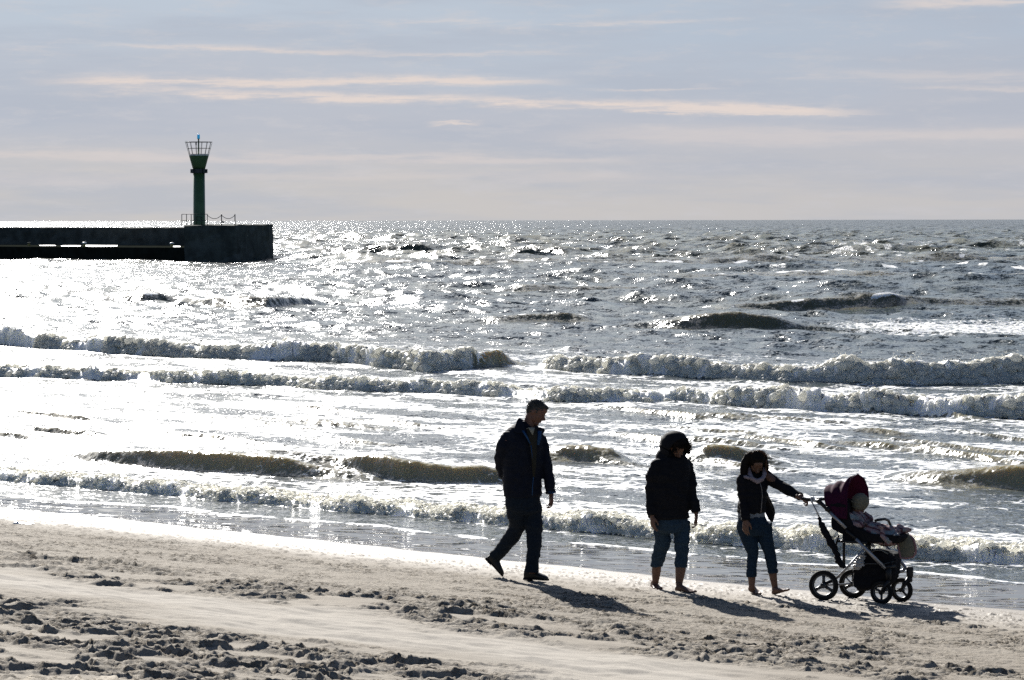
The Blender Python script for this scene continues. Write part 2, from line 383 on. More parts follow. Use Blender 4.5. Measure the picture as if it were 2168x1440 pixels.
foam = np.zeros_like(X); brown = np.zeros_like(X); turb = np.zeros_like(X)
PXc = CX + FPX * X / Y                                # pixel column of a point, only used to look up the crest curves
for i, cr in enumerate(CRESTS):
    fx = np.array([p[0] for p in cr['foot']], float); fy = np.array([p[1] for p in cr['foot']], float)
    D = FPX * EYE / (fy - HY); WX = (fx - CX) / FPX * D
    o_ = np.argsort(WX); WX = WX[o_]; Dw = D[o_]
    sel = slice(*np.searchsorted(ys, [Dw.min() - 6, Dw.max() + 30]))
    x = X[sel]; y = Y[sel]
    yc = np.interp(x, WX, Dw)
    hxx = np.array([p[0] for p in cr['hx']], float); hxw = np.interp(hxx, fx, D); hxw = (hxx - CX) / FPX * hxw
    amp = np.interp(x, hxw, [p[1] for p in cr['hx']]) * sst(x, WX[0] - .5, WX[0] + .5) * (1 - sst(x, WX[-1] - .5, WX[-1] + .5))
    H = cr['H']
    yc = yc + ((H * .9) * fbm(x / (H * 7), x * 0 + i, 80 + i, 4, .55) if cr['foam'] > 0 else H * .6 * fbm(x / max(1.5, H * 9), x * 0 + i, 80 + i, 3, .45))
    d = (y - yc) * .87
    if cr['foam'] > 0:
        am = amp * np.clip(.78 + .50 * fbm(x / (H * 4.5), x * 0 + 5, 90 + i, 5, .6), .50, 2)
        fw = cr['fw']
        prof = sst(d, -.02, fw) * np.exp(-np.clip(d - fw, 0, None) / cr['bl'])
        z = H * am * prof
        fm = sst(d, -.05, .02) * (1 - sst(d - (.3 + cr['bl'] * (.55 + .9 * fbm(x / (H * 5), y / (H * 5), 95 + i, 3))), 0, .35))
        if 'green' in cr:
            gx = [(p - CX) / FPX * np.interp(p, fx, D) for p in cr['green']]
            gm = sst(x, gx[0] - .2, gx[0] + .5) * (1 - sst(x, gx[1], gx[1] + .2))
            fm = fm * (1 - gm * .9)
            brown[sel] = np.maximum(brown[sel], gm * sst(d, -.1, .1) * (1 - sst(d, .5, 1.5)))
        fm = fm * sst(amp, .02, .15)
        S = H * .55
        bil = (np.abs(perlin(x / S, y / S, 100 + i)) * 1.0 + np.abs(perlin(x / S * 2.3, y / S * 2.3, 110 + i)) * .55
               + np.abs(perlin(x / S * 5.1, y / S * 5.1, 120 + i)) * .35 + np.abs(perlin(x / S * 11, y / S * 11, 125 + i)) * .2)
        bil2 = np.abs(perlin(x / S * 2 + 7, y / S * 2, 130 + i)) + .5 * np.abs(perlin(x / S * 5 + 7, y / S * 5, 140 + i))
        env = fm * np.clip(am * prof * 1.3 + .10, 0, 1)
        z = z + H * .30 * (bil - .35) * env
        YO[sel] -= H * .35 * (bil2 - .25) * env * sst(d, -.05, .1)
        XO[sel] += H * .35 * perlin(x / S * 2.5, y / S * 2.5, 150 + i) * env
        Z[sel] = Z[sel] * (1 - .6 * fm) + z
        turb[sel] = np.maximum(turb[sel], fm)
        L = cr['lace']
        la = sst(d, 0, .3) * np.exp(-np.clip(d, 0, None) / L) * sst(amp, .05, .3)
        foam[sel] = np.maximum(foam[sel], np.maximum(fm, .70 * la))
    else:
        cf = sst(d, fw * .7, fw * 1.0) * (1 - sst(d, fw * 1.2, fw * 1.2 + H)) * sst(fbm(x / (H * 5), y / (H * 3), 400 + i, 3), .05, .35) * sst(amp, .3, .6)
        if H > .33: foam[sel] = np.maximum(foam[sel], cf)
        am = amp * (.95 + .22 * fbm(x / (H * 6), y / (H * 20), 90 + i, 3))
        fw = cr['fw']
        prof = sst(d, 0, fw) ** 1.2 * (1 - sst(d, fw * 1.0, fw + cr['bl']))
        Z[sel] = Z[sel] * (1 - .45 * np.clip(amp * sst(d, -fw, 0) * (1 - sst(d, fw, fw * 2)), 0, 1)) + H * am * prof * 1.1
        YO[sel] -= H * .35 * am * sst(d, fw * .2, fw) * (1 - sst(d, fw, fw + .6 * cr['bl']))
        brown[sel] = np.maximum(brown[sel], (.6 if cr.get('small') else 1.0) * amp * sst(d, -.1 * fw, .3 * fw) * (1 - sst(d, fw * 1.0, fw * 1.6)))

# drifting foam lace between the breakers
inner = sst(Q, 2.6, 3.6) * (1 - sst(Q, 30, 50))
pat = fbm(P_ / 3.5, Q / 1.3, 160, 4)
foam = np.maximum(foam, inner * (.40 * sst(pat, -.45, .35) + .12))
patch = sst(PXc, 1650, 1900) * sst(Y, 86, 93) * (1 - sst(Y, 100, 112))
foam = np.maximum(foam, .55 * patch)
outer = sst(Y, 120, 200) * (1 - sst(Y, 420, 700)) * sst(PXc, 1300, 1900) * sst(fbm(X / 2.6, Y / 6, 170, 3), .42, .6) * sst(Z, .15, .35)
foam = np.maximum(foam, .8 * outer)
farm = sst(Y, 190, 290)
brown = np.maximum(brown, .45 * farm * sst(Z, .10, .40))
# swash: the water thins out over the sand, with a small frothy lip
bz = beach_z(X, Y)
edge = 2.05 + .35 * fbm(P_ / 2.6, P_ * 0 + 3, 180, 3) + .5 * sst(X, 0, 6) - .5 * sst(-X, 1, 6)
lv = np.maximum(.0, bz + .003 + .015 * sst(Q, edge, edge + 1.6))
lip = np.exp(-((Q - edge - .07) / (.05 + .05 * sst(fbm(P_ / .7, P_ * 0 + 2.5, 183, 3), -.4, .4))) ** 2)
ink = sst(Q, edge - .10, edge)
Z = np.where(Q < 12, Z * sst(Q, edge, edge + 2.0) + lv + lip * .003, Z)
Z = Z * ink + (bz - .03) * (1 - ink)
XO *= ink; YO *= ink
foam = np.where(foam > .85, foam, foam * (1 - .8 * brown * (turb < .1))); foam = np.maximum(foam * ink, lip * (.45 + .55 * sst(fbm(P_ / .9, P_ * 0 + 8, 182, 3), -.3, .3)))
flat = np.stack([X + XO, Y + YO, Z], -1)

water = bpy.data.materials.new('sea_water'); water.use_nodes = True
g = G(water.node_tree); bs = g.n['Principled BSDF']; out = g.n['Material Output']
pos = g.node('ShaderNodeNewGeometry').outputs['Position']; nrm = g.node('ShaderNodeNewGeometry').outputs['Normal']
af = g.node('ShaderNodeAttribute', attribute_name='foam').outputs['Fac']
ab = g.node('ShaderNodeAttribute', attribute_name='brown').outputs['Fac']
at_ = g.node('ShaderNodeAttribute', attribute_name='turb').outputs['Fac']
aq = g.node('ShaderNodeAttribute', attribute_name='off').outputs['Fac']       # 0 at the shore, 1 far out
px, py, pz = g.sep(pos)
p2 = g.comb(px, g.m('MULTIPLY', py, 1.0), 0.0)
big = g.noise(g.comb(px, g.m('MULTIPLY', py, .45), 0.0), .10, 3, .5)
c = g.mix(g.rng(big, .35, .65), (.018, .040, .044), (.040, .052, .034))
c = g.mix(g.m('MULTIPLY', g.m('SUBTRACT', 1.0, aq), .8), c, (.075, .085, .085))
afar = g.node('ShaderNodeAttribute', attribute_name='far').outputs['Fac']
c = g.mix(g.m('MULTIPLY', ab, .85), c, g.mix(g.rng(aq, .25, .75), (.34, .29, .165), (.16, .137, .075)))  # wave fronts brightened in muddy brown to imitate sunlight shining through them
g.put(bs.inputs['Base Color'], c); bs.inputs['IOR'].default_value = 1.33
g.put(bs.inputs['Subsurface Weight'], g.m('MULTIPLY', ab, .9)); bs.inputs['Subsurface Radius'].default_value = (.55, .45, .22); bs.inputs['Subsurface Scale'].default_value = 1.0
g.put(bs.inputs['Roughness'], g.m('MULTIPLY_ADD', aq, -.02, .15))
def vecn(v, scale, det, rgh, amt):
    n_ = g.noise(v, scale, det, rgh, out='Color'); return g.vm('MULTIPLY', g.vm('SUBTRACT', n_, (.5, .5, .5)), amt)
v1 = vecn(p2, 5.0, 4, .62, (1.8, 2.4, 0)); v2 = vecn(p2, .9, 5, .68, (1.8, 2.5, 0))
afar = g.node('ShaderNodeAttribute', attribute_name='far').outputs['Fac']
g.put(bs.inputs['Specular IOR Level'], g.m('MULTIPLY_ADD', afar, -.20, g.m('MULTIPLY_ADD', aq, -.14, .5)))
v4 = vecn(p2, .30, 3, .55, (1.8, 2.6, 0))
v3 = vecn(p2, 16.0, 2, .5, (1.0, 1.3, 0))
v = g.vm('ADD', g.vm('ADD', g.vm('ADD', g.vm('SCALE', v4, s=afar), g.vm('SCALE', v1, s=g.m('MULTIPLY_ADD', aq, .25, .55))), g.vm('SCALE', v2, s=g.m('MULTIPLY_ADD', aq, .75, .18))), v3)
v = g.vm('SCALE', v, s=g.m('MULTIPLY', g.m('MULTIPLY_ADD', g.rng(aq, .0, .01), .2, .8), g.m('MULTIPLY_ADD', ab, -.35, 1.0)))
wn = g.vm('NORMALIZE', g.vm('ADD', nrm, v))
g.put(bs.inputs['Normal'], wn)
fo = g.node('ShaderNodeBsdfPrincipled'); fo.inputs['Roughness'].default_value = .45
fo.inputs['Specular IOR Level'].default_value = .4; fo.inputs['Subsurface Weight'].default_value = .85; fo.inputs['Subsurface Radius'].default_value = (.30, .30, .27); fo.inputs['Subsurface Scale'].default_value = 1.0
fb = vecn(pos, 26.0, 4, .7, (1.1, 1.1, 1.1))
g.put(fo.inputs['Normal'], g.vm('NORMALIZE', g.vm('ADD', nrm, fb)))
g.put(fo.inputs['Base Color'], g.mix(g.rng(g.noise(pos, 6.0, 4, .6), .35, .65), (.92, .92, .91), (.80, .79, .74)))
tr = g.node('ShaderNodeBsdfTranslucent'); tr.inputs['Color'].default_value = (.75, .72, .62, 1)
g.put(tr.inputs['Normal'], g.vm('NORMALIZE', g.vm('ADD', nrm, fb)))
fmix = g.node('ShaderNodeMixShader'); fmix.inputs[0].default_value = .15
g.l.new(fo.outputs[0], fmix.inputs[1]); g.l.new(tr.outputs[0], fmix.inputs[2])
# foam breaks into lace where its cover is thin
wv = g.vm('ADD', g.comb(px, g.m('MULTIPLY', py, .8), 0.0), g.vm('SCALE', g.noise(p2, 1.6, 4, .6, out='Color'), s=.9))
vor = g.node('ShaderNodeTexVoronoi', feature='DISTANCE_TO_EDGE'); g.put(vor.inputs['Vector'], wv); vor.inputs['Scale'].default_value = 3.2
ln = g.m('SUBTRACT', 1.0, g.rng(vor.outputs['Distance'], 0.0, .16, smooth=False))
fn = g.noise(p2, 3.4, 6, .68)
cov = g.m('ADD', g.m('MULTIPLY', ln, .35), g.m('MULTIPLY', fn, 1.0))
fac = g.rng(g.m('ADD', cov, g.m('MULTIPLY', af, .95)), .98, 1.14)
fac = g.m('MULTIPLY', fac, g.rng(af, .02, .15))
fac = g.m('MAXIMUM', fac, g.rng(g.m('ADD', at_, g.m('MULTIPLY', fn, .35)), .55, .8))
ms = g.node('ShaderNodeMixShader'); g.put(ms.inputs[0], fac); g.l.new(bs.outputs[0], ms.inputs[1]); g.l.new(fmix.outputs[0], ms.inputs[2])
g.l.new(ms.outputs[0], out.inputs['Surface'])
sea = link_mesh('sea', flat, grid_faces(*X.shape), water)
tag(sea, kind='structure')
attr(sea, 'foam', foam); attr(sea, 'brown', brown); attr(sea, 'turb', turb); attr(sea, 'far', farm); attr(sea, 'off', sst(Q, 0, 70) * .75 + .25 * sst(Q, 60, 400))


# froth: rounded lumps and droplets piled on the breaking fronts
def ico(sub):
    bm = bmesh.new(); bmesh.ops.create_icosphere(bm, subdivisions=sub, radius=1.0)
    v = np.array([x.co[:] for x in bm.verts]); f = np.array([[w.index for w in p.verts] for p in bm.faces]); bm.free(); return v, f
IV, IF = ico(2); IV1, IF1 = ico(1)
FV, FF, nv_ = [], [], 0
froth = bpy.data.materials.new('froth'); froth.use_nodes = True
g = G(froth.node_tree); bs = g.n['Principled BSDF']; pos = g.node('ShaderNodeNewGeometry').outputs['Position']
bs.inputs['Roughness'].default_value = .5; bs.inputs['Specular IOR Level'].default_value = .5
g.put(bs.inputs['Base Color'], g.mix(g.rng(g.noise(pos, 5.0, 4, .6), .35, .65), (.93, .93, .93), (.84, .83, .80)))
nrm = g.node('ShaderNodeNewGeometry').outputs['Normal']
n_ = g.noise(pos, 22.0, 3, .6, out='Color'); vv = g.vm('MULTIPLY', g.vm('SUBTRACT', n_, (.5, .5, .5)), (.8, .8, .8)); nn = g.vm('NORMALIZE', g.vm('ADD', nrm, vv))
g.put(bs.inputs['Normal'], nn)
tr = g.node('ShaderNodeBsdfTranslucent'); tr.inputs['Color'].default_value = (.96, .94, .86, 1); g.put(tr.inputs['Normal'], nn)
fm_ = g.node('ShaderNodeMixShader'); fm_.inputs[0].default_value = .74
g.l.new(bs.outputs[0], fm_.inputs[1]); g.l.new(tr.outputs[0], fm_.inputs[2]); g.l.new(fm_.outputs[0], g.n['Material Output'].inputs['Surface'])
cams_k = 0
for i, cr in enumerate(CRESTS):
    if cr['foam'] <= 0: continue
    fx = np.array([p[0] for p in cr['foot']], float); fy = np.array([p[1] for p in cr['foot']], float)
    D = FPX * EYE / (fy - HY); WX = (fx - CX) / FPX * D; o_ = np.argsort(WX); WX = WX[o_]; Dw = D[o_]
    hxx = np.array([p[0] for p in cr['hx']], float); hxw = (hxx - CX) / FPX * np.interp(hxx, fx, D)
    H = cr['H']
    for (n, r0, r1_, V, F) in (((9000, .08, .26, IV, IF), (9000, .04, .12, IV1, IF1), (3000, .012, .03, IV1, IF1)) if H < .2 else ((3800, .09, .27, IV, IF), (6000, .03, .09, IV1, IF1), (9000, .006, .018, IV1, IF1))):
        x = rng.uniform(max(WX[0], -14), min(WX[-1], 14.5), n)
        amp = np.interp(x, hxw, [p[1] for p in cr['hx']]) * sst(x, WX[0] - .5, WX[0] + .5) * (1 - sst(x, WX[-1] - .5, WX[-1] + .5))
        yc = np.interp(x, WX, Dw) + (H * .9) * fbm(x / (H * 7), x * 0 + i, 80 + i, 4, .55)
        t = rng.uniform(0, 1, n) ** 1.3
        d = t * (cr['fw'] * 1.3 + H * 1.0) * (3.2 if H < .2 else 1.0)
        y = yc + d / .87
        am = amp * np.clip(.78 + .50 * fbm(x / (H * 4.5), x * 0 + 5, 90 + i, 5, .6), .50, 2)
        keep = (am > .2) & (fbm(x / (H * 2.2), y / (H * 2.2), 300 + i, 3) > -.25)
        if 'green' in cr:
            gx = [(p - CX) / FPX * np.interp(p, fx, D) for p in cr['green']]
            keep &= ~((x > gx[0] + .2) & (x < gx[1]))
        prof = sst(d, -.02, cr['fw']) * np.exp(-np.clip(d - cr['fw'], 0, None) / cr['bl'])
        r = H * (r0 + (r1_ - r0) * rng.uniform(0, 1, n) ** 1.8) * (.5 + .6 * np.clip(am, 0, 1.2))
        z = H * am * prof * rng.uniform(.75, 1.04, n) + .02
        if r1_ < .06: z = z + H * am * rng.exponential(.16, n)
        x, y, z, r = x[keep], y[keep], z[keep], r[keep]; n = len(x)
        S = rng.uniform(.75, 1.25, (n, 1, 3)) * np.array([1.25, 1.0, .85]); ang = rng.uniform(0, 6.28, n)
        v = V[None] * S
        v = v * (1 + .15 * np.sin(v[..., [1]] * 5 + ang[:, None, None]) * np.sin(v[..., [0]] * 4.3 + ang[:, None, None] * 2))
        ca, sa = np.cos(ang)[:, None], np.sin(ang)[:, None]
        vx = v[..., 0] * ca - v[..., 1] * sa; vy = v[..., 0] * sa + v[..., 1] * ca
        vv_ = np.stack([vx * r[:, None] + x[:, None], vy * r[:, None] + y[:, None], v[..., 2] * r[:, None] + z[:, None]], -1)
        FV.append(vv_.reshape(-1, 3)); FF.append((F[None] + (np.arange(n) * len(V))[:, None, None] + nv_).reshape(-1, 3)); nv_ += n * len(V)
fr = link_mesh('foam', np.concatenate(FV), np.concatenate(FF), froth)
tag(fr, 'white churned foam along the fronts of the breaking waves', 'foam', kind='stuff')

# ------------------------------------------------------------------ materials for objects
def mat(name, colr, rough=.6, metal=0.0, spec=.5, var=.25, scale=30.0, bump=.0, bscale=60.0, emit=None, trans=0):
    m_ = bpy.data.materials.new(name); m_.use_nodes = True
    g = G(m_.node_tree); bs = g.n['Principled BSDF']
    tcn = g.node('ShaderNodeTexCoord').outputs['Object']
    n_ = g.noise(tcn, scale, 5, .6)
    dark = tuple(c * (1 - var) for c in colr); lite = tuple(min(1, c * (1 + var)) for c in colr)
    g.put(bs.inputs['Base Color'], g.mix(g.rng(n_, .3, .7), dark, lite))
    g.put(bs.inputs['Roughness'], rough); bs.inputs['Metallic'].default_value = metal
    bs.inputs['Specular IOR Level'].default_value = spec
    if bump:
        b = g.node('ShaderNodeBump'); b.inputs['Distance'].default_value = bump
        g.put(b.inputs['Height'], g.noise(tcn, bscale, 4, .6)); g.put(bs.inputs['Normal'], b.outputs[0])
    if emit: g.put(bs.inputs['Emission Color'], emit[0]); bs.inputs['Emission Strength'].default_value = emit[1]
    if trans: bs.inputs['Transmission Weight'].default_value = trans
    return m_

# ------------------------------------------------------------------ mesh helpers
class MB:
    """collects primitives into one mesh"""
    def __init__(self): self.bm = bmesh.new()
    def box(self, c, s, rot=None, bev=0.0):
        r = bmesh.ops.create_cube(self.bm, size=1.0); vs = r['verts']
        M = Matrix.Translation(Vector(c)) @ (rot.to_4x4() if rot else Matrix.Identity(4)) @ Matrix.Diagonal((*s, 1))
        bmesh.ops.transform(self.bm, matrix=M, verts=vs)
        if bev:
            es = list({e for v in vs for e in v.link_edges})
            bmesh.ops.bevel(self.bm, geom=es, offset=bev, segments=2, affect='EDGES', profile=.5)
        return self
    def tube(self, pts, rad, n=10, cap=True, flat=None):
        """tube through points; rad a number or a list; flat = (vector, factor) squashes the section"""
        pts = [Vector(p) for p in pts]; k = len(pts)
        rads = rad if hasattr(rad, '__len__') else [rad] * k
        rings = []; prev = None
        for i, p in enumerate(pts):
            t = (pts[min(i + 1, k - 1)] - pts[max(i - 1, 0)])
            t = t.normalized() if t.length > 1e-9 else Vector((0, 0, 1))
            if prev is None:
                u = t.orthogonal().normalized()
            else:
                u = (prev - t * prev.dot(t)); u = u.normalized() if u.length > 1e-6 else t.orthogonal().normalized()
            prev = u; w = t.cross(u); ring = []
            for j in range(n):
                a = 2 * math.pi * j / n
                o_ = (u * math.cos(a) + w * math.sin(a)) * rads[i]
                if flat: fv = flat[0]; o_ = o_ - fv * o_.dot(fv) * (1 - flat[1])
                ring.append(self.bm.verts.new(p + o_))
            rings.append(ring)
        for a, b in zip(rings, rings[1:]):
            for j in range(n): self.bm.faces.new((a[j], a[(j + 1) % n], b[(j + 1) % n], b[j]))
        if cap:
            self.bm.faces.new(rings[0][::-1]); self.bm.faces.new(rings[-1])
        return self
    def loft(self, rings, cap=True):
        """rings: lists of points, same count"""
        vr = [[self.bm.verts.new(Vector(p)) for p in r] for r in rings]; n = len(vr[0])
        for a, b in zip(vr, vr[1:]):
            for j in range(n): self.bm.faces.new((a[j], a[(j + 1) % n], b[(j + 1) % n], b[j]))
        if cap: self.bm.faces.new(vr[0][::-1]); self.bm.faces.new(vr[-1])
        return self
    def ball(self, c, s, rot=None, sub=3):
        if not hasattr(s, '__len__'): s = (s, s, s)
        r = bmesh.ops.create_icosphere(self.bm, subdivisions=sub, radius=1.0)
        M = Matrix.Translation(Vector(c)) @ (rot.to_4x4() if rot else Matrix.Identity(4)) @ Matrix.Diagonal((*s, 1))
        bmesh.ops.transform(self.bm, matrix=M, verts=r['verts']); return self
    def torus(self, c, ax, R_, r, n=40, k=10, sq=1.0):
        ax = Vector(ax).normalized(); u = ax.orthogonal().normalized(); w = ax.cross(u); vr = []
        for i in range(n):
            a = 2 * math.pi * i / n; d = u * math.cos(a) + w * math.sin(a)
            vr.append([self.bm.verts.new(Vector(c) + d * (R_ + r * math.cos(2 * math.pi * j / k)) + ax * r * sq * math.sin(2 * math.pi * j / k)) for j in range(k)])
        for i in range(n):
            a, b = vr[i], vr[(i + 1) % n]
            for j in range(k): self.bm.faces.new((a[j], b[j], b[(j + 1) % k], a[(j + 1) % k]))
        return self
    def grid(self, P):
        """P[i][j] points of an open sheet"""
        vr = [[self.bm.verts.new(Vector(p)) for p in r] for r in P]
        for a, b in zip(vr, vr[1:]):
            for j in range(len(a) - 1): self.bm.faces.new((a[j], a[j + 1], b[j + 1], b[j]))
        return self
    def build(self, name, m_, parent=None, smooth=True, remesh=0, sm=0, thick=0, fold=0, fscale=9.0, sub=0, hole=None):
        me = bpy.data.meshes.new(name)
        bmesh.ops.recalc_face_normals(self.bm, faces=self.bm.faces)
        self.bm.to_mesh(me); self.bm.free()
        o = bpy.data.objects.new(name, me); col.objects.link(o); me.materials.append(m_)
        if thick:
            md = o.modifiers.new('t', 'SOLIDIFY'); md.thickness = thick; md.offset = 0
        if remesh:
            md = o.modifiers.new('r', 'REMESH'); md.mode = 'VOXEL'; md.voxel_size = remesh; md.use_smooth_shade = True
        if sm:
            md = o.modifiers.new('s', 'SMOOTH'); md.factor = .5; md.iterations = sm
        if sub:
            md = o.modifiers.new('u', 'SUBSURF'); md.levels = sub; md.render_levels = sub
        if remesh or sm or thick or sub:
            dg = bpy.context.evaluated_depsgraph_get(); ev = o.evaluated_get(dg)
            me2 = bpy.data.meshes.new_from_object(ev); o.modifiers.clear(); o.data = me2; bpy.data.meshes.remove(me); me2.name = name; me = me2
        if fold:
            n = len(me.vertices); co = np.empty(n * 3, np.float32); me.vertices.foreach_get('co', co); co = co.reshape(-1, 3)
            no = np.empty(n * 3, np.float32); me.vertices.foreach_get('normal', no); no = no.reshape(-1, 3)
            a = co[:, 0] + co[:, 1] * .7; b = co[:, 2]
            d = fbm(a * fscale * .5 + 2 * perlin(a * 3, b * 3, 9), b * fscale * 1.3, 7, 3) + .5 * (np.abs(perlin(a * fscale * 1.3, b * fscale * 2.2 + a * 4, 3)) - .3)
            co += no * (fold * d)[:, None]; me.vertices.foreach_set('co', co.ravel()); me.update()
        me.polygons.foreach_set('use_smooth', np.full(len(me.polygons), smooth))
        if parent: o.parent = parent
        return o

def sect(c, u, v, a, b, n=20, p=2.4):
    """super-ellipse ring around c in the plane of unit vectors u, v with half sizes a, b"""
    out = []
    for j in range(n):
        t = 2 * math.pi * j / n; ct, st = math.cos(t), math.sin(t)
        out.append(Vector(c) + Vector(u) * (a * math.copysign(abs(ct) ** (2 / p), ct)) + Vector(v) * (b * math.copysign(abs(st) ** (2 / p), st)))
    return out

def empty(name, loc):
    o = bpy.data.objects.new(name, None); col.objects.link(o); o.location = loc; o.empty_display_size = .1; return o
def into(parent, o):
    """parent o to parent, keeping its world place"""
    o.parent = parent; o.matrix_parent_inverse = Matrix.Translation(-parent.location); return o
def rebase(o, loc):
    """move a mesh object's origin to loc without moving its surface"""
    loc = Vector(loc); o.data.transform(Matrix.Translation(-loc)); o.location = loc; return o

# ------------------------------------------------------------------ breakwater with its light tower, far out on the left
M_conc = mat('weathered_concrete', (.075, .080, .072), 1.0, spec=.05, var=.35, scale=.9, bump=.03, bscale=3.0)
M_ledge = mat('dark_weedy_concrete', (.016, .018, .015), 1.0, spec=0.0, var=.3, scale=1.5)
M_wet = mat('wet_ledge', (.30, .29, .27), .45, var=.2, scale=.6)
M_green = mat('green_paint', (.050, .105, .036), .45, var=.2, scale=1.2)
M_dark = mat('dark_steel', (.04, .045, .045), .5, metal=.3, var=.2)
M_galv = mat('galvanised_steel', (.45, .46, .46), .4, metal=.6, var=.1)
M_yel = mat('faded_yellow_paint', (.30, .24, .06), .6)
M_white = mat('white_paint', (.8, .8, .78), .5, var=.05)

def wz(py, D): return EYE + (HY - py) * D / FPX
def wx_(px, D): return (px - CX) / FPX * D
front = [(-1500, 290), (-400, 283), (0, 271), (200, 262), (400, 256), (500, 260), (570, 272), (579, 279)]
fr_pts = [Vector((wx_(p, D), D, 0)) for p, D in front]
def at_front(px): D = float(np.interp(px, [p for p, _ in front], [d for _, d in front])); return Vector((wx_(px, D), D, 0))
bw = empty('breakwater', (fr_pts[4].x, fr_pts[4].y, 0))
tag(bw, 'long dark concrete breakwater with a lower quay ledge running in from the left', 'breakwater')
def wall_slab(name, poly, z0, z1, m_, rough=0.12, seed=0, top_noise=.10):
    """vertical-sided slab over a plan polygon, its edges chipped"""
    pts = []
    for a, b in zip(poly, poly[1:] + poly[:1]):
        n = max(1, int((b - a).length / 1.2))
        for k in range(n): pts.append(a.lerp(b, k / n))
    rr = random.Random(seed); mb = MB(); rings = []
    nz = max(2, int((z1 - z0) / .5))
    for k in range(nz + 1):
        z = z0 + (z1 - z0) * k / nz
        rings.append([(p.x + rr.uniform(-1, 1) * rough, p.y + rr.uniform(-1, 1) * rough, z + (rr.uniform(-1, .6) * top_noise if k == nz else 0)) for p in pts])
    mb.loft(rings)
    return into(bw, mb.build(name, m_, smooth=False))
TOPW, TOPH, LEDGE = 3.02, 3.30, 1.26
head_a = at_front(392)
head = [head_a, at_front(440), at_front(500), at_front(545), at_front(570), at_front(579), Vector((wx_(572, 300), 300, 0)), Vector((wx_(392, 285), 300, 0))]
wall_slab('head_block', head, -1.5, TOPH, M_conc, .10, 3)
back = [Vector((wx_(-1500, 312), 312, 0)), Vector((wx_(0, 293), 293, 0)), Vector((wx_(392, 278), 278, 0)), Vector((wx_(392, 278) , 284, 0)), Vector((wx_(0, 293), 299, 0)), Vector((wx_(-1500, 312), 318, 0))]
wall_slab('parapet_wall', back, -1.0, TOPW, M_conc, .06, 4, .07)
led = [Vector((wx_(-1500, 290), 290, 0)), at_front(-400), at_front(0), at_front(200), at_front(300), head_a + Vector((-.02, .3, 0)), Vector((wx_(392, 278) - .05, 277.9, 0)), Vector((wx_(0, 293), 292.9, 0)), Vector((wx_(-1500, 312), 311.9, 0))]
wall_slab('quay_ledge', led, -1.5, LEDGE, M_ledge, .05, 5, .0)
# standing water on the ledge
for (a, b, D0, D1) in ((181, 250, 266, 288), (130, 172, 269, 280), (84, 119, 276, 283), (364, 383, 261, 272)):
    pl = MB(); n = 26; ring = []
    for k in range(n):
        t = 2 * math.pi * k / n; D = (D0 + D1) / 2 + (D1 - D0) / 2 * math.copysign(abs(math.sin(t)) ** .5, math.sin(t)); px = (a + b) / 2 + (b - a) / 2 * math.copysign(abs(math.cos(t)) ** .5, math.cos(t))
        ring.append((wx_(px, D), D, LEDGE + .004))
    pl.loft([ring, [(x, y, z + .02) for x, y, z in ring]])
    into(bw, pl.build('puddle', M_wet, smooth=False))
for px in (175, 361, 28):
    p = at_front(px) + Vector((0, 1.3 if px > 100 else 9, 0)); o = empty('mooring_bollard', (p.x, p.y, LEDGE + .02))
    tag(o, {175: 'pale capped mooring bollard beside the long bright puddle on the ledge', 361: 'pale capped mooring bollard at the right end of the ledge', 28: 'low dark mooring bollard near the left edge of the ledge'}[px], 'bollard', 'bollards on the breakwater ledge')
    s = 1.0 if px > 100 else .7
    MBm = MB().tube([p + Vector((0, 0, LEDGE + .0)), p + Vector((0, 0, LEDGE + .10)), p + Vector((0, 0, LEDGE + .3 * s))], [.16, .12, .12], 14); into(o, MBm.build('post', M_yel))
    MBm = MB().tube([p + Vector((0, 0, LEDGE + .3 * s)), p + Vector((0, 0, LEDGE + .34 * s)), p + Vector((0, 0, LEDGE + .42 * s)), p + Vector((0, 0, LEDGE + .47 * s))], [.14, .23, .22, .10], 14); into(o, MBm.build('cap', M_white if px > 100 else M_conc))
# the light tower
DT = 262.0
def tw(px, py): return Vector((wx_(px, DT), DT, wz(py, DT)))
tx = wx_(423, DT); k = DT / FPX
tower = empty('light_tower', (tx, DT, TOPH))
tag(tower, 'green navigation light tower with a flared top and open railing cage on the breakwater head', 'light tower')
def zt(py): return wz(py, DT)
def T(dx, py): return Vector((tx + dx * k, DT, zt(py)))
into(tower, MB().tube([T(0, 478), T(0, 474), T(0, 366)], [13.4 * k, 12.7 * k, 12.3 * k], 28).build('shaft', M_green))
into(tower, MB().tube([T(0, 357), T(0, 350), T(0, 330), T(0, 328)], [13.0 * k, 15 * k, 20.5 * k, 20.5 * k], 28).build('flared_head', M_green))
mb = MB().tube([T(0, 366.2), T(0, 366), T(0, 357.2), T(0, 357)], [12.4 * k, 14.5 * k, 14.5 * k, 12.8 * k], 28)
for a in range(8):
    an = R(45 * a); mb.box((tx + math.cos(an) * 15.4 * k, DT + math.sin(an) * 15.4 * k, zt(361.5)), (5 * k, 5 * k, 8.4 * k), Matrix.Rotation(an, 3, 'Z'))
into(tower, mb.build('collar', M_dark, smooth=False))
into(tower, MB().tube([T(0, 329), T(0, 327.2)], [21.2 * k, 21.2 * k], 28).build('platform', M_white))
cage = empty('x', (0, 0, 0)); bpy.data.objects.remove(cage)
mb = MB()
for a in range(14):
    an = R(360 / 14 * a + 8); c_, s_ = math.cos(an), math.sin(an)
    mb.tube([(tx + c_ * 20.5 * k, DT + s_ * 20.5 * k, zt(328)), (tx + c_ * 28.3 * k, DT + s_ * 28.3 * k, zt(300))], .019, 6)
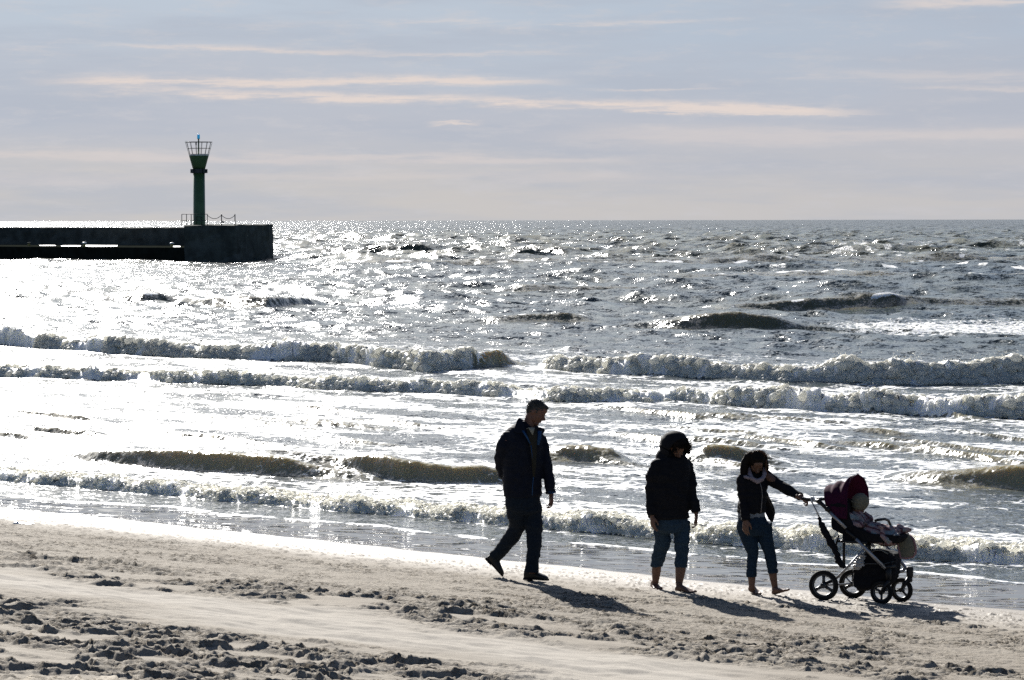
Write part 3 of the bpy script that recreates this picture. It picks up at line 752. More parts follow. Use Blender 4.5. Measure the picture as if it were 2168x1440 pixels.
for py, r_, th in ((300.3, 28.3, .026), (313.5, 24.6, .018), (326, 21.2, .018)): mb.torus((tx, DT, zt(py)), (0, 0, 1), r_ * k, th, 40, 6)
into(tower, mb.build('railing_cage', M_dark))
into(tower, MB().tube([T(-.5, 328), T(-.5, 293)], 1.5 * k, 10).build('mast', M_green))
into(tower, MB().box(T(-5.5, 303.5), (2.0 * k, .1, 7 * k), None, .01).build('junction_box', M_dark, smooth=False))
into(tower, MB().box(T(-27, 299.5), (5 * k, .2, 2.4 * k), None, .02).build('floodlight', M_white, smooth=False))
lamp = into(tower, MB().tube([T(-.5, 293.2), T(-.5, 292.6), T(-.5, 286), T(-.5, 284.5), T(-.5, 283.4)], [1.9 * k, 3.0 * k, 3.0 * k, 2.4 * k, .4 * k], 14).build('lantern', mat('blue_lantern_glass', (.02, .25, .50), .15, emit=((.03, .34, .65), .2))))
into(tower, MB().tube([T(-.5, 293.8), T(-.5, 293.2)], [3.2 * k, 3.2 * k], 14).build('lantern_base', M_dark))
mb = MB(); yd = DT - 13.0 * k
for x0, x1, y0, y1 in ((-6, -6, 478, 458), (7, 7, 478, 458), (-6, 7, 458, 458)): mb.tube([(tx + x0 * k, yd, zt(y0)), (tx + x1 * k, yd, zt(y1))], .03, 6)
into(tower, mb.build('door_frame', M_dark))
# guard rail and chain posts
yr = 259.5
def rp(px, py): return Vector((wx_(px, yr), yr, wz(py, yr)))
rail = empty('guard_rail', (wx_(412, yr), yr, TOPH))
tag(rail, 'thin metal guard rail around the foot of the green tower', 'railing')
for px in (386, 396, 406, 440): into(rail, MB().tube([rp(px, 477), rp(px, 452.3)], .035, 6).build('post', M_dark))
for py in (452.5, 466): into(rail, MB().tube([rp(386, py), rp(440, py)], .028, 6).build('rail', M_dark))
gr = 'chain posts to the right of the tower'
prev = None
labs = {470: 'slim chain post nearer the green tower', 498.5: 'slim chain post farther from the tower, toward the pier end'}
for px in (470, 498.5):
    o = into_ = MB().tube([rp(px, 477), rp(px, 454)], .045, 8).ball(rp(px, 453.5), .06, None, 1).build('chain_post', M_dark)
    rebase(o, rp(px, 476.5)); tag(o, labs[px], 'post', gr)
for a, b, lb in ((440, 470, 'sagging chain from the guard rail to the first chain post'), (470, 498.5, 'sagging chain between the two chain posts')):
    pts = [rp(a + (b - a) * t / 12, 454.5 + 7.5 * (1 - (2 * t / 12 - 1) ** 2)) for t in range(13)]
    o = MB().tube(pts, .028, 6).build('chain', M_dark); rebase(o, pts[0]); tag(o, lb, 'chain', 'chains on the breakwater')
# a gull flying low past the pier head
D = 240.0
gp = Vector((wx_(474, D), D, wz(469.5, D))); kk = D / FPX
M_gull = mat('grey_feathers', (.12, .12, .12), .7)
gull = MB().tube([gp + Vector((-4.2 * kk, 0, 1.2 * kk)), gp + Vector((-2 * kk, 0, .6 * kk)), gp, gp + Vector((2 * kk, 0, -.4 * kk)), gp + Vector((3.4 * kk, 0, -.6 * kk))], [.01, .05, .07, .05, .012], 10).build('gull', M_gull)
rebase(gull, gp); tag(gull, 'small dark gull flying low behind the chain posts', 'bird')
for s, tip in ((1, Vector((-3.5 * kk, -.35, 2.2 * kk))), (-1, Vector((-1.0 * kk, .40, -.2 * kk)))):
    mid = tip * .5 + Vector((0, 0, .04)); ww = Vector((.10, 0, 0))
    w_ = MB().grid([[gp + ww * -.6, gp + ww * .8], [gp + mid - ww * .5, gp + mid + ww * .6], [gp + tip - ww * .1, gp + tip + ww * .1]]).build('wing', M_gull, thick=.012)
    into(gull, w_)
# scrap on the sand
p = ground_hit(30, 1110)
M_film = mat('clear_plastic', (.8, .8, .79), .3, trans=.15, spec=.6)
mb = MB().ball(p + Vector((.02, 0, .012)), (.035, .05, .022)).ball(p + Vector((.07, .01, .008)), (.05, .06, .010)).ball(p + Vector((.15, .02, .004)), (.08, .08, .007))
o = mb.build('plastic_scrap', M_film, remesh=.005, fold=.006, fscale=40); rebase(o, p); tag(o, 'small crumpled white plastic scrap lying on the sand at the left edge', 'scrap')

# ------------------------------------------------------------------ people
V3 = Vector
M_skin = mat('skin', (.13, .065, .045), .55, var=.1, scale=40, spec=.3)
M_skin2 = mat('shaded_skin', (.125, .066, .044), .55, var=.08, scale=40, spec=.3)
M_navy = mat('navy_jacket_cloth', (.004, .006, .013), .85, var=.25, scale=25, bump=.002, spec=.2)
M_blue = mat('blue_lining', (.010, .045, .12), .7, var=.15, spec=.2)
M_sweater = mat('olive_sweater', (.022, .022, .018), .9, var=.3, scale=80, spec=.1)
M_shirt = mat('white_shirt', (.16, .17, .155), .8, var=.08)
M_trous = mat('dark_trousers', (.007, .012, .020), .85, var=.3, scale=60, spec=.15)
M_black = mat('black_cloth', (.007, .007, .009), .85, var=.25, scale=30, spec=.15)
M_shoe = mat('black_leather', (.010, .009, .008), .5, var=.2, spec=.3)
M_jean1 = mat('blue_denim', (.022, .040, .062), .9, var=.35, scale=70, bump=.002, spec=.1)
M_jean2 = mat('dark_blue_denim', (.013, .026, .044), .9, var=.35, scale=70, bump=.002, spec=.1)
M_ghair = mat('grey_hair', (.045, .045, .044), .9, spec=.1, var=.45, scale=160, bump=.004, bscale=220)
M_bhair = mat('dark_brown_hair', (.009, .006, .005), .75, spec=.1, var=.5, scale=150, bump=.004, bscale=200)
M_scarf = mat('pale_pink_scarf', (.20, .165, .185), .85, var=.15, scale=40)
M_belt = mat('pale_grey_shirt', (.16, .18, .20), .85, var=.1)
M_zip = mat('zip', (.16, .15, .14), .5, var=.2)
M_eye = mat('eye', (.012, .009, .008), .25)

def orth(f, up):
    f = V3(f).normalized(); u = V3(up); u = (u - f * u.dot(f)).normalized(); return f, u, f.cross(u).normalized()

def rot3(a, b, c):
    """rotation whose local x, y, z axes are a, b, c"""
    return Matrix((a, b, c)).transposed()

def head(mb, c, f, up, h, neck_to, ears=True):
    f, u, r = orth(f, up); c = V3(c); M = rot3(f, r, u)
    P = lambda a, b, d: c + (f * a + r * b + u * d) * h
    mb.ball(P(-.10, 0, .22), (.80 * h, .66 * h, .76 * h), M)
    mb.ball(P(.20, 0, -.10), (.52 * h, .54 * h, .70 * h), M)
    mb.ball(P(.12, 0, -.50), (.46 * h, .47 * h, .36 * h), M)
    mb.ball(P(.42, 0, -.80), (.24 * h, .26 * h, .19 * h), M)
    mb.ball(P(.60, 0, .17), (.13 * h, .42 * h, .09 * h), M)
    mb.ball(P(.50, 0, .42), (.26 * h, .42 * h, .30 * h), M)
    mb.tube([P(.66, 0, .12), P(.80, 0, -.10), P(.92, 0, -.27)], [.06 * h, .085 * h, .115 * h], 10)
    mb.ball(P(.76, 0, -.30), (.12 * h, .19 * h, .08 * h), M, 2)
    for s in (-1, 1):
        mb.ball(P(.48, .30 * s, -.22), (.20 * h, .18 * h, .18 * h), M, 2)
        mb.ball(P(.58, .24 * s, .02), (.10 * h, .11 * h, .08 * h), M, 2)
        if ears: mb.ball(P(-.08, .68 * s, -.06), (.14 * h, .06 * h, .21 * h), M, 2)
    mb.ball(P(.66, 0, -.46), (.10 * h, .20 * h, .045 * h), M, 2)
    mb.ball(P(.64, 0, -.57), (.10 * h, .18 * h, .055 * h), M, 2)
    mb.tube([P(-.22, 0, -.30), P(-.22, 0, -.65), neck_to], [.46 * h, .45 * h, .56 * h], 16)
    return P, M

def eyes(parent, P, M, h):
    for s in (-1, 1): into(parent, MB().ball(P(.635, .24 * s, .03), (.055 * h, .10 * h, .045 * h), M, 2).build('eye', M_eye))

def hand(mb, w, d, n, side, s=1.0, curl=25, spread=5, thumb=1, fcurl=None):
    """w wrist, d direction of the fingers, n palm normal (towards which fingers curl), side towards the thumb"""
    d = V3(d).normalized(); n = V3(n); n = (n - d * n.dot(d)).normalized(); t = d.cross(n).normalized()
    if t.dot(V3(side)) < 0: t = -t
    w = V3(w); L = .088 * s
    def sec(k, a, b): return sect(w + d * k * L, t, n, a * s, b * s, 16, 2.3)
    mb.loft([sec(-.35, .026, .022), sec(0, .027, .019), sec(.35, .036, .0165), sec(.75, .041, .015), sec(1.02, .040, .012)])
    for i in range(4):
        off = (1.5 - i) * .0205 * s
        base = w + d * L * (.97, 1.02, 1.0, .93)[i] + t * off
        ln = (.074, .082, .077, .060)[i] * s
        an = R((1.5 - i) * spread); dd = (d * math.cos(an) + t * math.sin(an)).normalized(); nn = n
        cv = R((fcurl or (curl, curl * 1.1, curl * 1.25, curl * 1.45))[i]); p = base - dd * .018 * s; pts = [p, base]; rr = [.0095 * s, .0095 * s]
        a = cv * .5
        for q_, (fr_, rd) in enumerate(((.42, .0088), (.31, .0078), (.27, .0064))):
            dir_ = dd * math.cos(a) + nn * math.sin(a); p = pts[-1] + dir_ * ln * fr_; pts.append(p); rr.append(rd * s); a += cv
        mb.tube(pts, rr, 8); mb.ball(pts[-1], rr[-1] * 1.0, None, 2)
    b = w + d * L * .22 + t * .024 * s
    dt = (d * .72 + t * .60 + n * .35).normalized(); p1 = b + dt * .036 * s
    d2 = (d * .90 + t * .18 + n * .40).normalized(); p2_ = p1 + d2 * .030 * s; p3_ = p2_ + (d * .95 + n * .35).normalized() * .024 * s
    mb.tube([b - dt * .01, p1, p2_, p3_], [.0135 * s, .0115 * s, .0098 * s, .0075 * s], 8); mb.ball(p3_, .0075 * s, None, 2)

def bare_foot(mb, ankle, heel, toe, up, w=.044):
    """foot from heel to toes, with five toes"""
    ax = (V3(toe) - V3(heel)); L = ax.length; ax.normalize(); up = V3(up); up = (up - ax * up.dot(ax)).normalized(); sd = ax.cross(up).normalized(); heel = V3(heel)
    R_ = []
    for t, wd, hh in ((0.0, .014, .020), (.05, .027, .045), (.16, .031, .062), (.30, .030, .066), (.45, .033, .052), (.62, .040, .038), (.76, w, .028), (.84, w * .95, .022)):
        R_.append(sect(heel + ax * L * t + up * hh / 2, sd, up, wd, hh / 2, 16, 2.5))
    mb.loft(R_)
    for i in range(5):
        o_ = (-1.9 + i * .95) * .0195; rr = (.0135, .0095, .009, .0088, .008)[i]; ln = (.18, .185, .17, .15, .12)[i]
        b = heel + ax * L * .78 + sd * o_ * (w / .044) + up * .012; mb.tube([b, b + ax * L * ln * .6 + up * .002, b + ax * L * ln], [rr, rr, rr * .8], 8); mb.ball(b + ax * L * ln, rr * .85, None, 1)
    mb.tube([V3(ankle), heel + ax * L * .20 + up * .05], [.034, .032], 14)

def shoe(parent, heel, toe, up, s=1.0, name='shoe'):
    ax = V3(toe) - V3(heel); L = ax.length; ax.normalize(); up = V3(up); up = (up - ax * up.dot(ax)).normalized(); sd = ax.cross(up).normalized(); heel = V3(heel)
    mb = MB(); rg = []
    for t, wd, hh in ((0.0, .022, .085), (.03, .032, .105), (.14, .038, .120), (.27, .038, .122), (.38, .040, .100), (.52, .044, .080), (.70, .048, .064), (.86, .044, .052), (.96, .032, .040), (1.0, .016, .026)):
        rg.append(sect(heel + ax * L * t + up * (hh * .5 + .012), sd, up, wd * s, hh * .5, 20, 2.7))
    mb.loft(rg); sh = mb.build(name, M_shoe, parent=None, sub=1); into(parent, sh)
    mb = MB(); rg = []
    for t, wd in ((-.01, .022), (.02, .033), (.14, .040), (.32, .038), (.36, .038), (.52, .043), (.70, .050), (.86, .047), (.97, .034), (1.02, .014)):
        th = .026 if t < .33 else .016
        rg.append(sect(heel + ax * L * t + up * (.030 - th / 2), sd, up, wd * s, th / 2, 16, 4))
    mb.loft(rg); so = mb.build('sole', M_black); so.parent = sh; so.matrix_parent_inverse = Matrix.Identity(4)
    return sh

def hood_like(c, f, up, rx, ry, rz, th0, n=28, m=12, wob=.0, seed=0):
    """shell round a head, open about the axis f (th0 degrees)"""
    f, u, r = orth(f, up); P = []
    for i in range(m + 1):
        th = R(th0 + (176 - th0) * i / m); row = []
        for j in range(n + 1):
            a = 2 * math.pi * j / n
            d = f * (math.cos(th) * rx) + r * (math.sin(th) * math.cos(a) * ry) + u * (math.sin(th) * math.sin(a) * rz)
            row.append(V3(c) + d * (1 + wob * math.sin(5 * a + i + seed) * math.sin(i * 1.3 + a * 2)))
        P.append(row)
    return P

# ---- the man walking on the left
pz = ground_hit(1133, 1231)
DM = pz.y
def ZM(zx, zy, dy=0.0): return at(980 + zx / 3.273, 820 + zy / 3.273, DM + dy)
toeG = ground_hit(1059, 1223)
td = toeG.y - DM
man = MB()
fM = V3((.84, -.32, -.46)); cM = at(1136.0, 873.0, DM)
P, Mh = head(man, cM, fM, (.45, 0, .88), .118, ZM(452, 300, .02))
man.tube([ZM(440, 300), ZM(420, 420), ZM(415, 600), ZM(415, 740)], [.11, .15, .14, .12], 20, flat=(V3((.5, -.87, 0)), .72))
man.tube([ZM(300, 350, -.08), ZM(264, 520, .05), ZM(310, 650, .16)], [.05, .042, .035], 12)
man.tube([ZM(540, 355, .10), ZM(577, 545, .06), ZM(607, 690, .0), ZM(612, 742, -.01)], [.05, .042, .030, .027], 12)
man.tube([ZM(484, 800, .04), ZM(490, 1010, .02), ZM(478, 1290, .0)], [.060, .05, .035], 12)
man.tube([ZM(374, 800, -.02), ZM(383, 960, td * .35), ZM(225, 1175, td)], [.065, .05, .035], 12)
hand(man, ZM(612, 738, -.01), (.0, -.12, -1), (-.55, -.25, 0), (.55, -.83, 0), .98, 30, 3)
hand(man, ZM(310, 650, .16), (.6, .1, -.8), (.5, -.6, 0), (-.5, .0, 0), .95, 25, 3)
body = man.build('person', M_skin, remesh=.0048, sm=2)
base = V3((pz.x, pz.y, pz.z)); rebase(body, base)
tag(body, 'grey-haired man in an open navy jacket striding behind the two women', 'person')
eyes(body, P, Mh, .118)
# hair: a close crop, thick over the crown with a short fringe
mb = MB(); hM = .118
mb.ball(P(-.16, 0, .27), (.82 * hM, .69 * hM, .755 * hM), Mh); mb.ball(P(.34, 0, .72), (.40 * hM, .46 * hM, .20 * hM), Mh)
mb.ball(P(-.52, 0, -.12), (.36 * hM, .50 * hM, .38 * hM), Mh)
o = mb.build('hair', M_ghair, remesh=.005, sm=1, fold=.004, fscale=80); into(body, o); man_hair, man_body = o, body
S = V3((.87, .5, 0)); F = V3((.5, -.87, 0)); lean = V3((0, 0, 1))
def torso(Z, rows, S, F, p=2.3, n=28):
    rg = []
    for zx, zy, dy, a, b in rows: rg.append(sect(Z(zx, zy, dy), S, F, a, b, n, p))
    return rg
mb = MB()
mb.loft(torso(ZM, [(440, 232, .03, .062, .06), (434, 252, .03, .100, .08), (427, 275, .02, .148, .098), (420, 305, .01, .182, .118), (416, 370, 0, .197, .138), (415, 460, 0, .200, .145), (412, 560, 0, .198, .145), (410, 660, 0, .192, .142), (412, 745, 0, .192, .142), (412, 757, 0, .188, .138)], S, F))
mb.tube([ZM(302, 338, -.07), ZM(283, 400, -.07), ZM(262, 490, .0), ZM(264, 545, .05), ZM(310, 650, .15)], [.052, .070, .064, .062, .05], 18)
mb.ball(ZM(310, 348, -.06), .060); mb.ball(ZM(528, 352, .08), .055)
mb.tube([ZM(535, 345, .09), ZM(556, 430, .08), ZM(578, 540, .05), ZM(598, 640, .02), ZM(608, 712, .0), ZM(610, 735, .0)], [.060, .062, .056, .053, .047, .049], 18)
o = mb.build('jacket', M_navy, remesh=.008, sm=4, fold=.009, fscale=8); into(body, o); jack = o
def onparent(ch, par, root):
    ch.parent = par; ch.matrix_parent_inverse = Matrix.Identity(4); return ch
# collar wings, lining, zip, cuff
cw = MB().grid([[ZM(345, 322, -.16), ZM(360, 262, -.13), ZM(384, 206, -.07)], [ZM(400, 318, -.17), ZM(405, 268, -.15), ZM(400, 212, -.09)], [ZM(436, 330, -.17), ZM(432, 290, -.15), ZM(420, 236, -.10)]])
onparent(cw.build('collar', M_navy, thick=.006, sub=2), jack, body)
cw = MB().grid([[ZM(360, 262, -.10), ZM(384, 206, -.06)], [ZM(380, 270, .04), ZM(398, 212, .05)], [ZM(430, 280, .12), ZM(440, 236, .11)], [ZM(500, 300, .12), ZM(505, 262, .10)], [ZM(530, 318, .06), ZM(530, 272, .04)]])
onparent(cw.build('collar', M_navy, thick=.006, sub=2), jack, body)
cw = MB().grid([[ZM(508, 335, -.08), ZM(514, 268, -.06)], [ZM(540, 332, -.05), ZM(542, 276, -.03)], [ZM(562, 318, .0), ZM(577, 290, .02)]])
onparent(cw.build('collar', M_navy, thick=.006, sub=2), jack, body)
onparent(MB().grid([[ZM(408, 300, -.178), ZM(425, 300, -.176)], [ZM(436, 345, -.178), ZM(449, 340, -.176)], [ZM(462, 392, -.172), ZM(470, 388, -.17)]]).build('lining', M_blue, thick=.004), jack, body)
onparent(MB().grid([[ZM(520, 300, -.125), ZM(546, 305, -.10)], [ZM(518, 350, -.135), ZM(542, 350, -.115)], [ZM(510, 400, -.145), ZM(528, 400, -.13)]]).build('lining', M_blue, thick=.004), jack, body)
onparent(MB().grid([[ZM(x0 + (x1 - x0) * t, y, -.163 - .012 * math.sin(math.pi * t)) for t in (0, .5, 1)] for y, x0, x1 in ((285, 440, 512), (340, 447, 514), (420, 466, 512), (520, 478, 508), (620, 486, 498))]).build('sweater', M_sweater, thick=.006), jack, body)
onparent(MB().grid([[ZM(454, 279, -.178), ZM(498, 279, -.178)], [ZM(464, 302, -.183), ZM(494, 300, -.183)], [ZM(482, 332, -.185), ZM(486, 332, -.185)]]).build('shirt', M_shirt, thick=.004), jack, body)
onparent(MB().tube([ZM(472, 400, -.172), ZM(484, 500, -.168), ZM(490, 620, -.158), ZM(482, 690, -.156), ZM(481, 750, -.156)], .0045, 6).build('zip', M_blue), jack, body)
onparent(MB().tube([ZM(609, 719, .0), ZM(610, 734, .0)], [.0505, .0515], 18).build('cuff', M_blue), jack, body)
# trousers
mb = MB()
mb.loft(torso(ZM, [(414, 735, 0, .172, .125), (414, 800, 0, .175, .130), (425, 850, 0, .165, .128), (430, 880, .01, .12, .10)], S, F))
mb.tube([ZM(478, 800, .04), ZM(486, 900, .03), ZM(492, 1000, .02), ZM(494, 1100, .01), ZM(483, 1200, .0), ZM(476, 1268, .0), ZM(475, 1282, .0)], [.092, .090, .084, .071, .066, .068, .069], 20)
mb.tube([ZM(372, 800, -.03), ZM(374, 880, .02), ZM(384, 955, td * .35), ZM(345, 1030, td * .55), ZM(280, 1110, td * .8), ZM(232, 1165, td * .97), ZM(222, 1177, td)], [.108, .100, .086, .078, .070, .067, .066], 20)
o = mb.build('trousers', M_trous, remesh=.008, sm=3, fold=.008, fscale=10); into(body, o)
hg = ground_hit(1107.5, 1228.5); tg = ground_hit(1161.5, 1232)
shoe(body, V3((hg.x + .008, hg.y, beach_z(hg.x, hg.y) + .0)), V3((tg.x - .005, tg.y - .02, float(beach_z(tg.x, tg.y)) + .0)), (0, 0, 1), 1.05)
shoe(body, ZM(150, 1192, td + .02), ZM(264, 1318, td), (.70, .0, .62), .95)

# ---- woman in the hooded jacket
g1 = ground_hit(1436, 1252); DW = g1.y
def Z1(zx, zy, dy=0.0): return at(1320 + zx / 3.692, 890 + zy / 3.692, DW + dy)
lf = ground_hit(1320 + 250 / 3.692, 890 + 1316 / 3.692); ld = lf.y - DW
f1 = V3((.34, -.76, -.55)); c1 = Z1(412, 218, 0); h1 = .112
mb = MB(); P, Mh = head(mb, c1, f1, (.15, -.3, .9), h1, Z1(385, 340, .05), ears=False)
mb.tube([Z1(380, 330, .03), Z1(372, 450), Z1(360, 640), Z1(356, 760)], [.10, .15, .14, .12], 20, flat=(V3((.4, -.9, 0)), .75))
mb.tube([Z1(262, 370, -.06), Z1(214, 560, -.05), Z1(224, 740, -.12)], [.045, .038, .026], 12)
mb.tube([Z1(495, 370, .08), Z1(530, 540, .04), Z1(566, 725, -.02)], [.045, .038, .026], 12)
mb.tube([Z1(303, 800), Z1(307, 960, ld * .4), Z1(262, 1100, ld * .8), Z1(257, 1180, ld * .95), Z1(250, 1262, ld)], [.055, .055, .046, .045, .031], 16)
mb.tube([Z1(450, 800, .03), Z1(455, 960, 0), Z1(449, 1100, 0), Z1(446, 1170, 0), Z1(434, 1275, 0)], [.055, .055, .050, .051, .034], 16)
hand(mb, Z1(226, 748, -.13), (.05, -.1, -1), (.5, .3, 0), (.6, -.7, 0), .92, 22, 3)
hand(mb, Z1(569, 732, -.02), (-.02, -.1, -1), (-.6, -.1, 0), (.3, -.9, 0), .90, 26, 3)
lg = V3((lf.x, lf.y, float(beach_z(lf.x, lf.y))))
bare_foot(mb, Z1(250, 1262, ld), lg + V3((-.022, .10, 0)), lg + V3((.025, -.10, 0)), (0, 0, 1), .042)
hg = ground_hit(1320 + 408 / 3.692, 890 + 1336 / 3.692); tg = ground_hit(1320 + 556 / 3.692, 890 + 1352 / 3.692)
bare_foot(mb, Z1(434, 1275, 0), V3((hg.x, hg.y, beach_z(hg.x, hg.y) + .004)), V3((tg.x, tg.y, beach_z(tg.x, tg.y) + .0)), (0, 0, 1), .042)
body = mb.build('person', M_skin2, remesh=.0045, sm=2); rebase(body, V3((g1.x, g1.y, g1.z)))
tag(body, 'barefoot woman with her black hood up and jeans rolled to the calf, arms hanging', 'person', )
eyes(body, P, Mh, h1)
S = V3((.88, .47, 0)); F = V3((.47, -.88, 0))
mb = MB()
mb.loft(torso(Z1, [(385, 268, .05, .095, .085), (382, 296, .04, .145, .11), (378, 330, .03, .175, .13), (374, 390, .02, .188, .145), (366, 480, .01, .192, .150), (358, 580, 0, .195, .155), (354, 680, 0, .198, .158), (353, 745, 0, .200, .158), (353, 765, 0, .196, .154)], S, F))
mb.ball(Z1(262, 362, -.06), .068); mb.ball(Z1(492, 358, .09), .066)
mb.tube([Z1(258, 350, -.06), Z1(232, 440, -.06), Z1(216, 560, -.05), Z1(220, 650, -.09), Z1(226, 735, -.12), Z1(228, 748, -.125)], [.062, .066, .060, .057, .050, .050], 18)
mb.tube([Z1(492, 350, .09), Z1(510, 430, .08), Z1(524, 540, .04), Z1(548, 640, .0), Z1(565, 705, -.02), Z1(568, 722, -.02)], [.060, .064, .060, .056, .048, .047], 18)
o = mb.build('jacket', M_black, remesh=.008, sm=4, fold=.011, fscale=9); into(body, o); jack = o
hp = hood_like(Z1(398, 205, .03), V3((.52, -.70, -.42)), (0, 0, 1), .142, .138, .148, 58, wob=.015)
o = MB().grid(hp).build('hood', M_black, thick=.012, sub=1, fold=.005, fscale=14); onparent(o, jack, body)
mb = MB().tube([Z1(360, 250, .10), Z1(372, 320, .06)], [.13, .15], 24); mb.ball(Z1(318, 278, .05), (.075, .09, .075)); o = mb.build('hood_collar', M_black, remesh=.01, sm=4, fold=.006); onparent(o, jack, body)
# curly fringe at the hood's edge
mb = MB(); rr = random.Random(4)
mb.ball(P(.05, 0, .55), (.72 * h1, .74 * h1, .55 * h1), Mh); mb.ball(Z1(500, 205, -.02), (.030, .04, .045)); mb.ball(Z1(506, 240, -.01), (.018, .03, .03))
o = mb.build('hair', M_bhair, remesh=.007, fold=.008, fscale=40); into(body, o); hair = o
mb = MB()
for k in range(110):
    t = rr.uniform(0, 1); a = R(rr.uniform(-20, 200)); f_, u_, r_ = orth(f1, (.15, -.3, .9))
    b = c1 + f_ * h1 * rr.uniform(.30, .72) + (r_ * math.cos(a) * .74 + u_ * math.sin(a) * .85) * h1 * rr.uniform(.8, 1.02) + V3((.01, 0, 0))
    d = V3((rr.uniform(-.2, 1), rr.uniform(-1, .3), rr.uniform(-.8, .7))).normalized(); e = V3((rr.uniform(-1, 1), rr.uniform(-1, 1), rr.uniform(-1, 1))).normalized()
    L = rr.uniform(.02, .045); pts = [b + d * L * s + e * .008 * math.sin(s * 7) for s in (0, .25, .5, .75, 1)]
    mb.tube(pts, [.0026, .0026, .0024, .002, .001], 5)
for k in range(90):
    b = Z1(rr.gauss(515, 9), rr.gauss(210, 28), rr.uniform(-.08, .02)); d = V3((rr.uniform(0, 1), rr.uniform(-.6, .3), rr.uniform(-.6, .8))).normalized(); L = rr.uniform(.012, .026)
    mb.tube([b, b + d * L * .5 + V3((0, 0, .006)), b + d * L], [.0025, .002, .001], 5)
onparent(mb.build('curls', M_bhair), hair, body)
mb = MB()
mb.loft(torso(Z1, [(356, 740, 0, .175, .135), (360, 800, 0, .175, .138), (370, 850, 0, .16, .12), (378, 875, 0, .11, .09)], S, F))
mb.tube([Z1(305, 790, -.01), Z1(303, 870, ld * .2), Z1(308, 960, ld * .4), Z1(290, 1020, ld * .6), Z1(266, 1085, ld * .8), Z1(260, 1128, ld * .85), Z1(260, 1140, ld * .85)], [.088, .082, .075, .072, .066, .058, .056], 20)
mb.tube([Z1(450, 790, .03), Z1(455, 870, .02), Z1(455, 960, .0), Z1(455, 1030, 0), Z1(452, 1090, 0), Z1(448, 1135, 0), Z1(448, 1146, 0)], [.088, .084, .072, .068, .062, .059, .057], 20)
o = mb.build('jeans', M_jean1, remesh=.008, sm=2, fold=.009, fscale=13); into(body, o); jn = o
for pa, pb, r_ in ((Z1(262, 1106, ld * .85), Z1(260, 1142, ld * .85), .060), (Z1(450, 1112, 0), Z1(448, 1148, 0), .062)):
    onparent(MB().tube([pa, pa.lerp(pb, .1), pa.lerp(pb, .9), pb], [r_ - .006, r_ + .002, r_ + .002, r_ - .006], 20).build('rolled_cuff', M_jean1, sub=1, fold=.003, fscale=25), jn, body)

# ---- woman pushing the pushchair
g2 = ground_hit(1590, 1258.5); DY = g2.y; print('depths', DM, DW, DY)
def Z2(zx, zy, dy=0.0): return at(1320 + zx / 3.692, 890 + zy / 3.692, DY + dy)
rf = ground_hit(1320 + 1172 / 3.692, 890 + 1368 / 3.692); rd_ = rf.y - DY
f2 = V3((.10, -.74, -.66)); c2 = Z2(1040, 335, 0); h2 = .108
mb = MB(); P, Mh = head(mb, c2, f2, (0.05, -.3, .9), h2, Z2(1015, 465, .06), ears=False)
mb.tube([Z2(1015, 450, .05), Z2(1012, 560), Z2(1005, 700), Z2(1005, 770)], [.09, .115, .10, .10], 20, flat=(V3((.3, -.95, 0)), .75))
mb.tube([Z2(915, 470, -.04), Z2(940, 625, -.08), Z2(955, 768, -.16)], [.04, .034, .024], 12)
HG = at(1703, 1056.5, 26.53)
mb.tube([Z2(1100, 420, .05), Z2(1235, 520, -.03), Z2(1380, 592, -.20), HG + V3((-.035, .0, .02))], [.042, .036, .026, .024], 12)
mb.tube([Z2(962, 830), Z2(1012, 1040), Z2(1000, 1215, .0), Z2(1003, 1245), Z2(1003, 1320)], [.055, .045, .040, .036, .026], 16)
mb.tube([Z2(1092, 830), Z2(1137, 1010, rd_ * .4), Z2(1167, 1185, rd_ * .9), Z2(1169, 1215, rd_ * .95), Z2(1186, 1318, rd_)], [.055, .047, .042, .038, .027], 16)
hand(mb, Z2(957, 778, -.17), (-.05, -.1, -1), (.35, .45, 0), (.8, -.4, 0), .90, 18, 3)
hand(mb, HG + V3((-.055, .012, .018)), (.86, -.25, -.42), (-.35, .1, -.95), (.1, .9, .2), .86, 48, 2)
g_l = ground_hit(1320 + 990 / 3.692, 890 + 1345 / 3.692); g_t = ground_hit(1320 + 1050 / 3.692, 890 + 1368 / 3.692)
bare_foot(mb, Z2(1003, 1318), V3((g_l.x, g_l.y - .02, beach_z(g_l.x, g_l.y) + .02)), V3((g_t.x, g_t.y, beach_z(g_t.x, g_t.y) + .0)), (0, 0, 1), .038)
hz = V3((rf.x, rf.y, float(beach_z(rf.x, rf.y)) + .0))
bare_foot(mb, Z2(1186, 1318, rd_), hz, hz + V3((.118, -.15, .062)), (0, 0, 1), .038)
body = mb.build('person', M_skin2, remesh=.0045, sm=2); rebase(body, V3((g2.x, g2.y, g2.z)))
tag(body, 'slim dark-haired woman in cropped black jacket and pale scarf pushing the pushchair with one hand', 'person')
eyes(body, P, Mh, h2)
S = V3((.93, .36, 0)); F = V3((.36, -.93, 0))
mb = MB()
mb.loft(torso(Z2, [(1015, 405, .05, .075, .07), (1013, 428, .04, .115, .09), (1012, 462, .03, .138, .105), (1012, 520, .02, .142, .115), (1010, 590, .0, .138, .112), (1005, 650, 0, .135, .112), (1001, 700, 0, .140, .116), (1000, 722, 0, .138, .114)], S, F))
mb.ball(Z2(928, 462, -.04), .058); mb.ball(Z2(1095, 415, .06), .060)
mb.tube([Z2(925, 455, -.04), Z2(932, 540, -.06), Z2(940, 625, -.08), Z2(950, 710, -.13), Z2(955, 770, -.165), Z2(956, 782, -.17)], [.056, .056, .050, .046, .042, .044], 18)
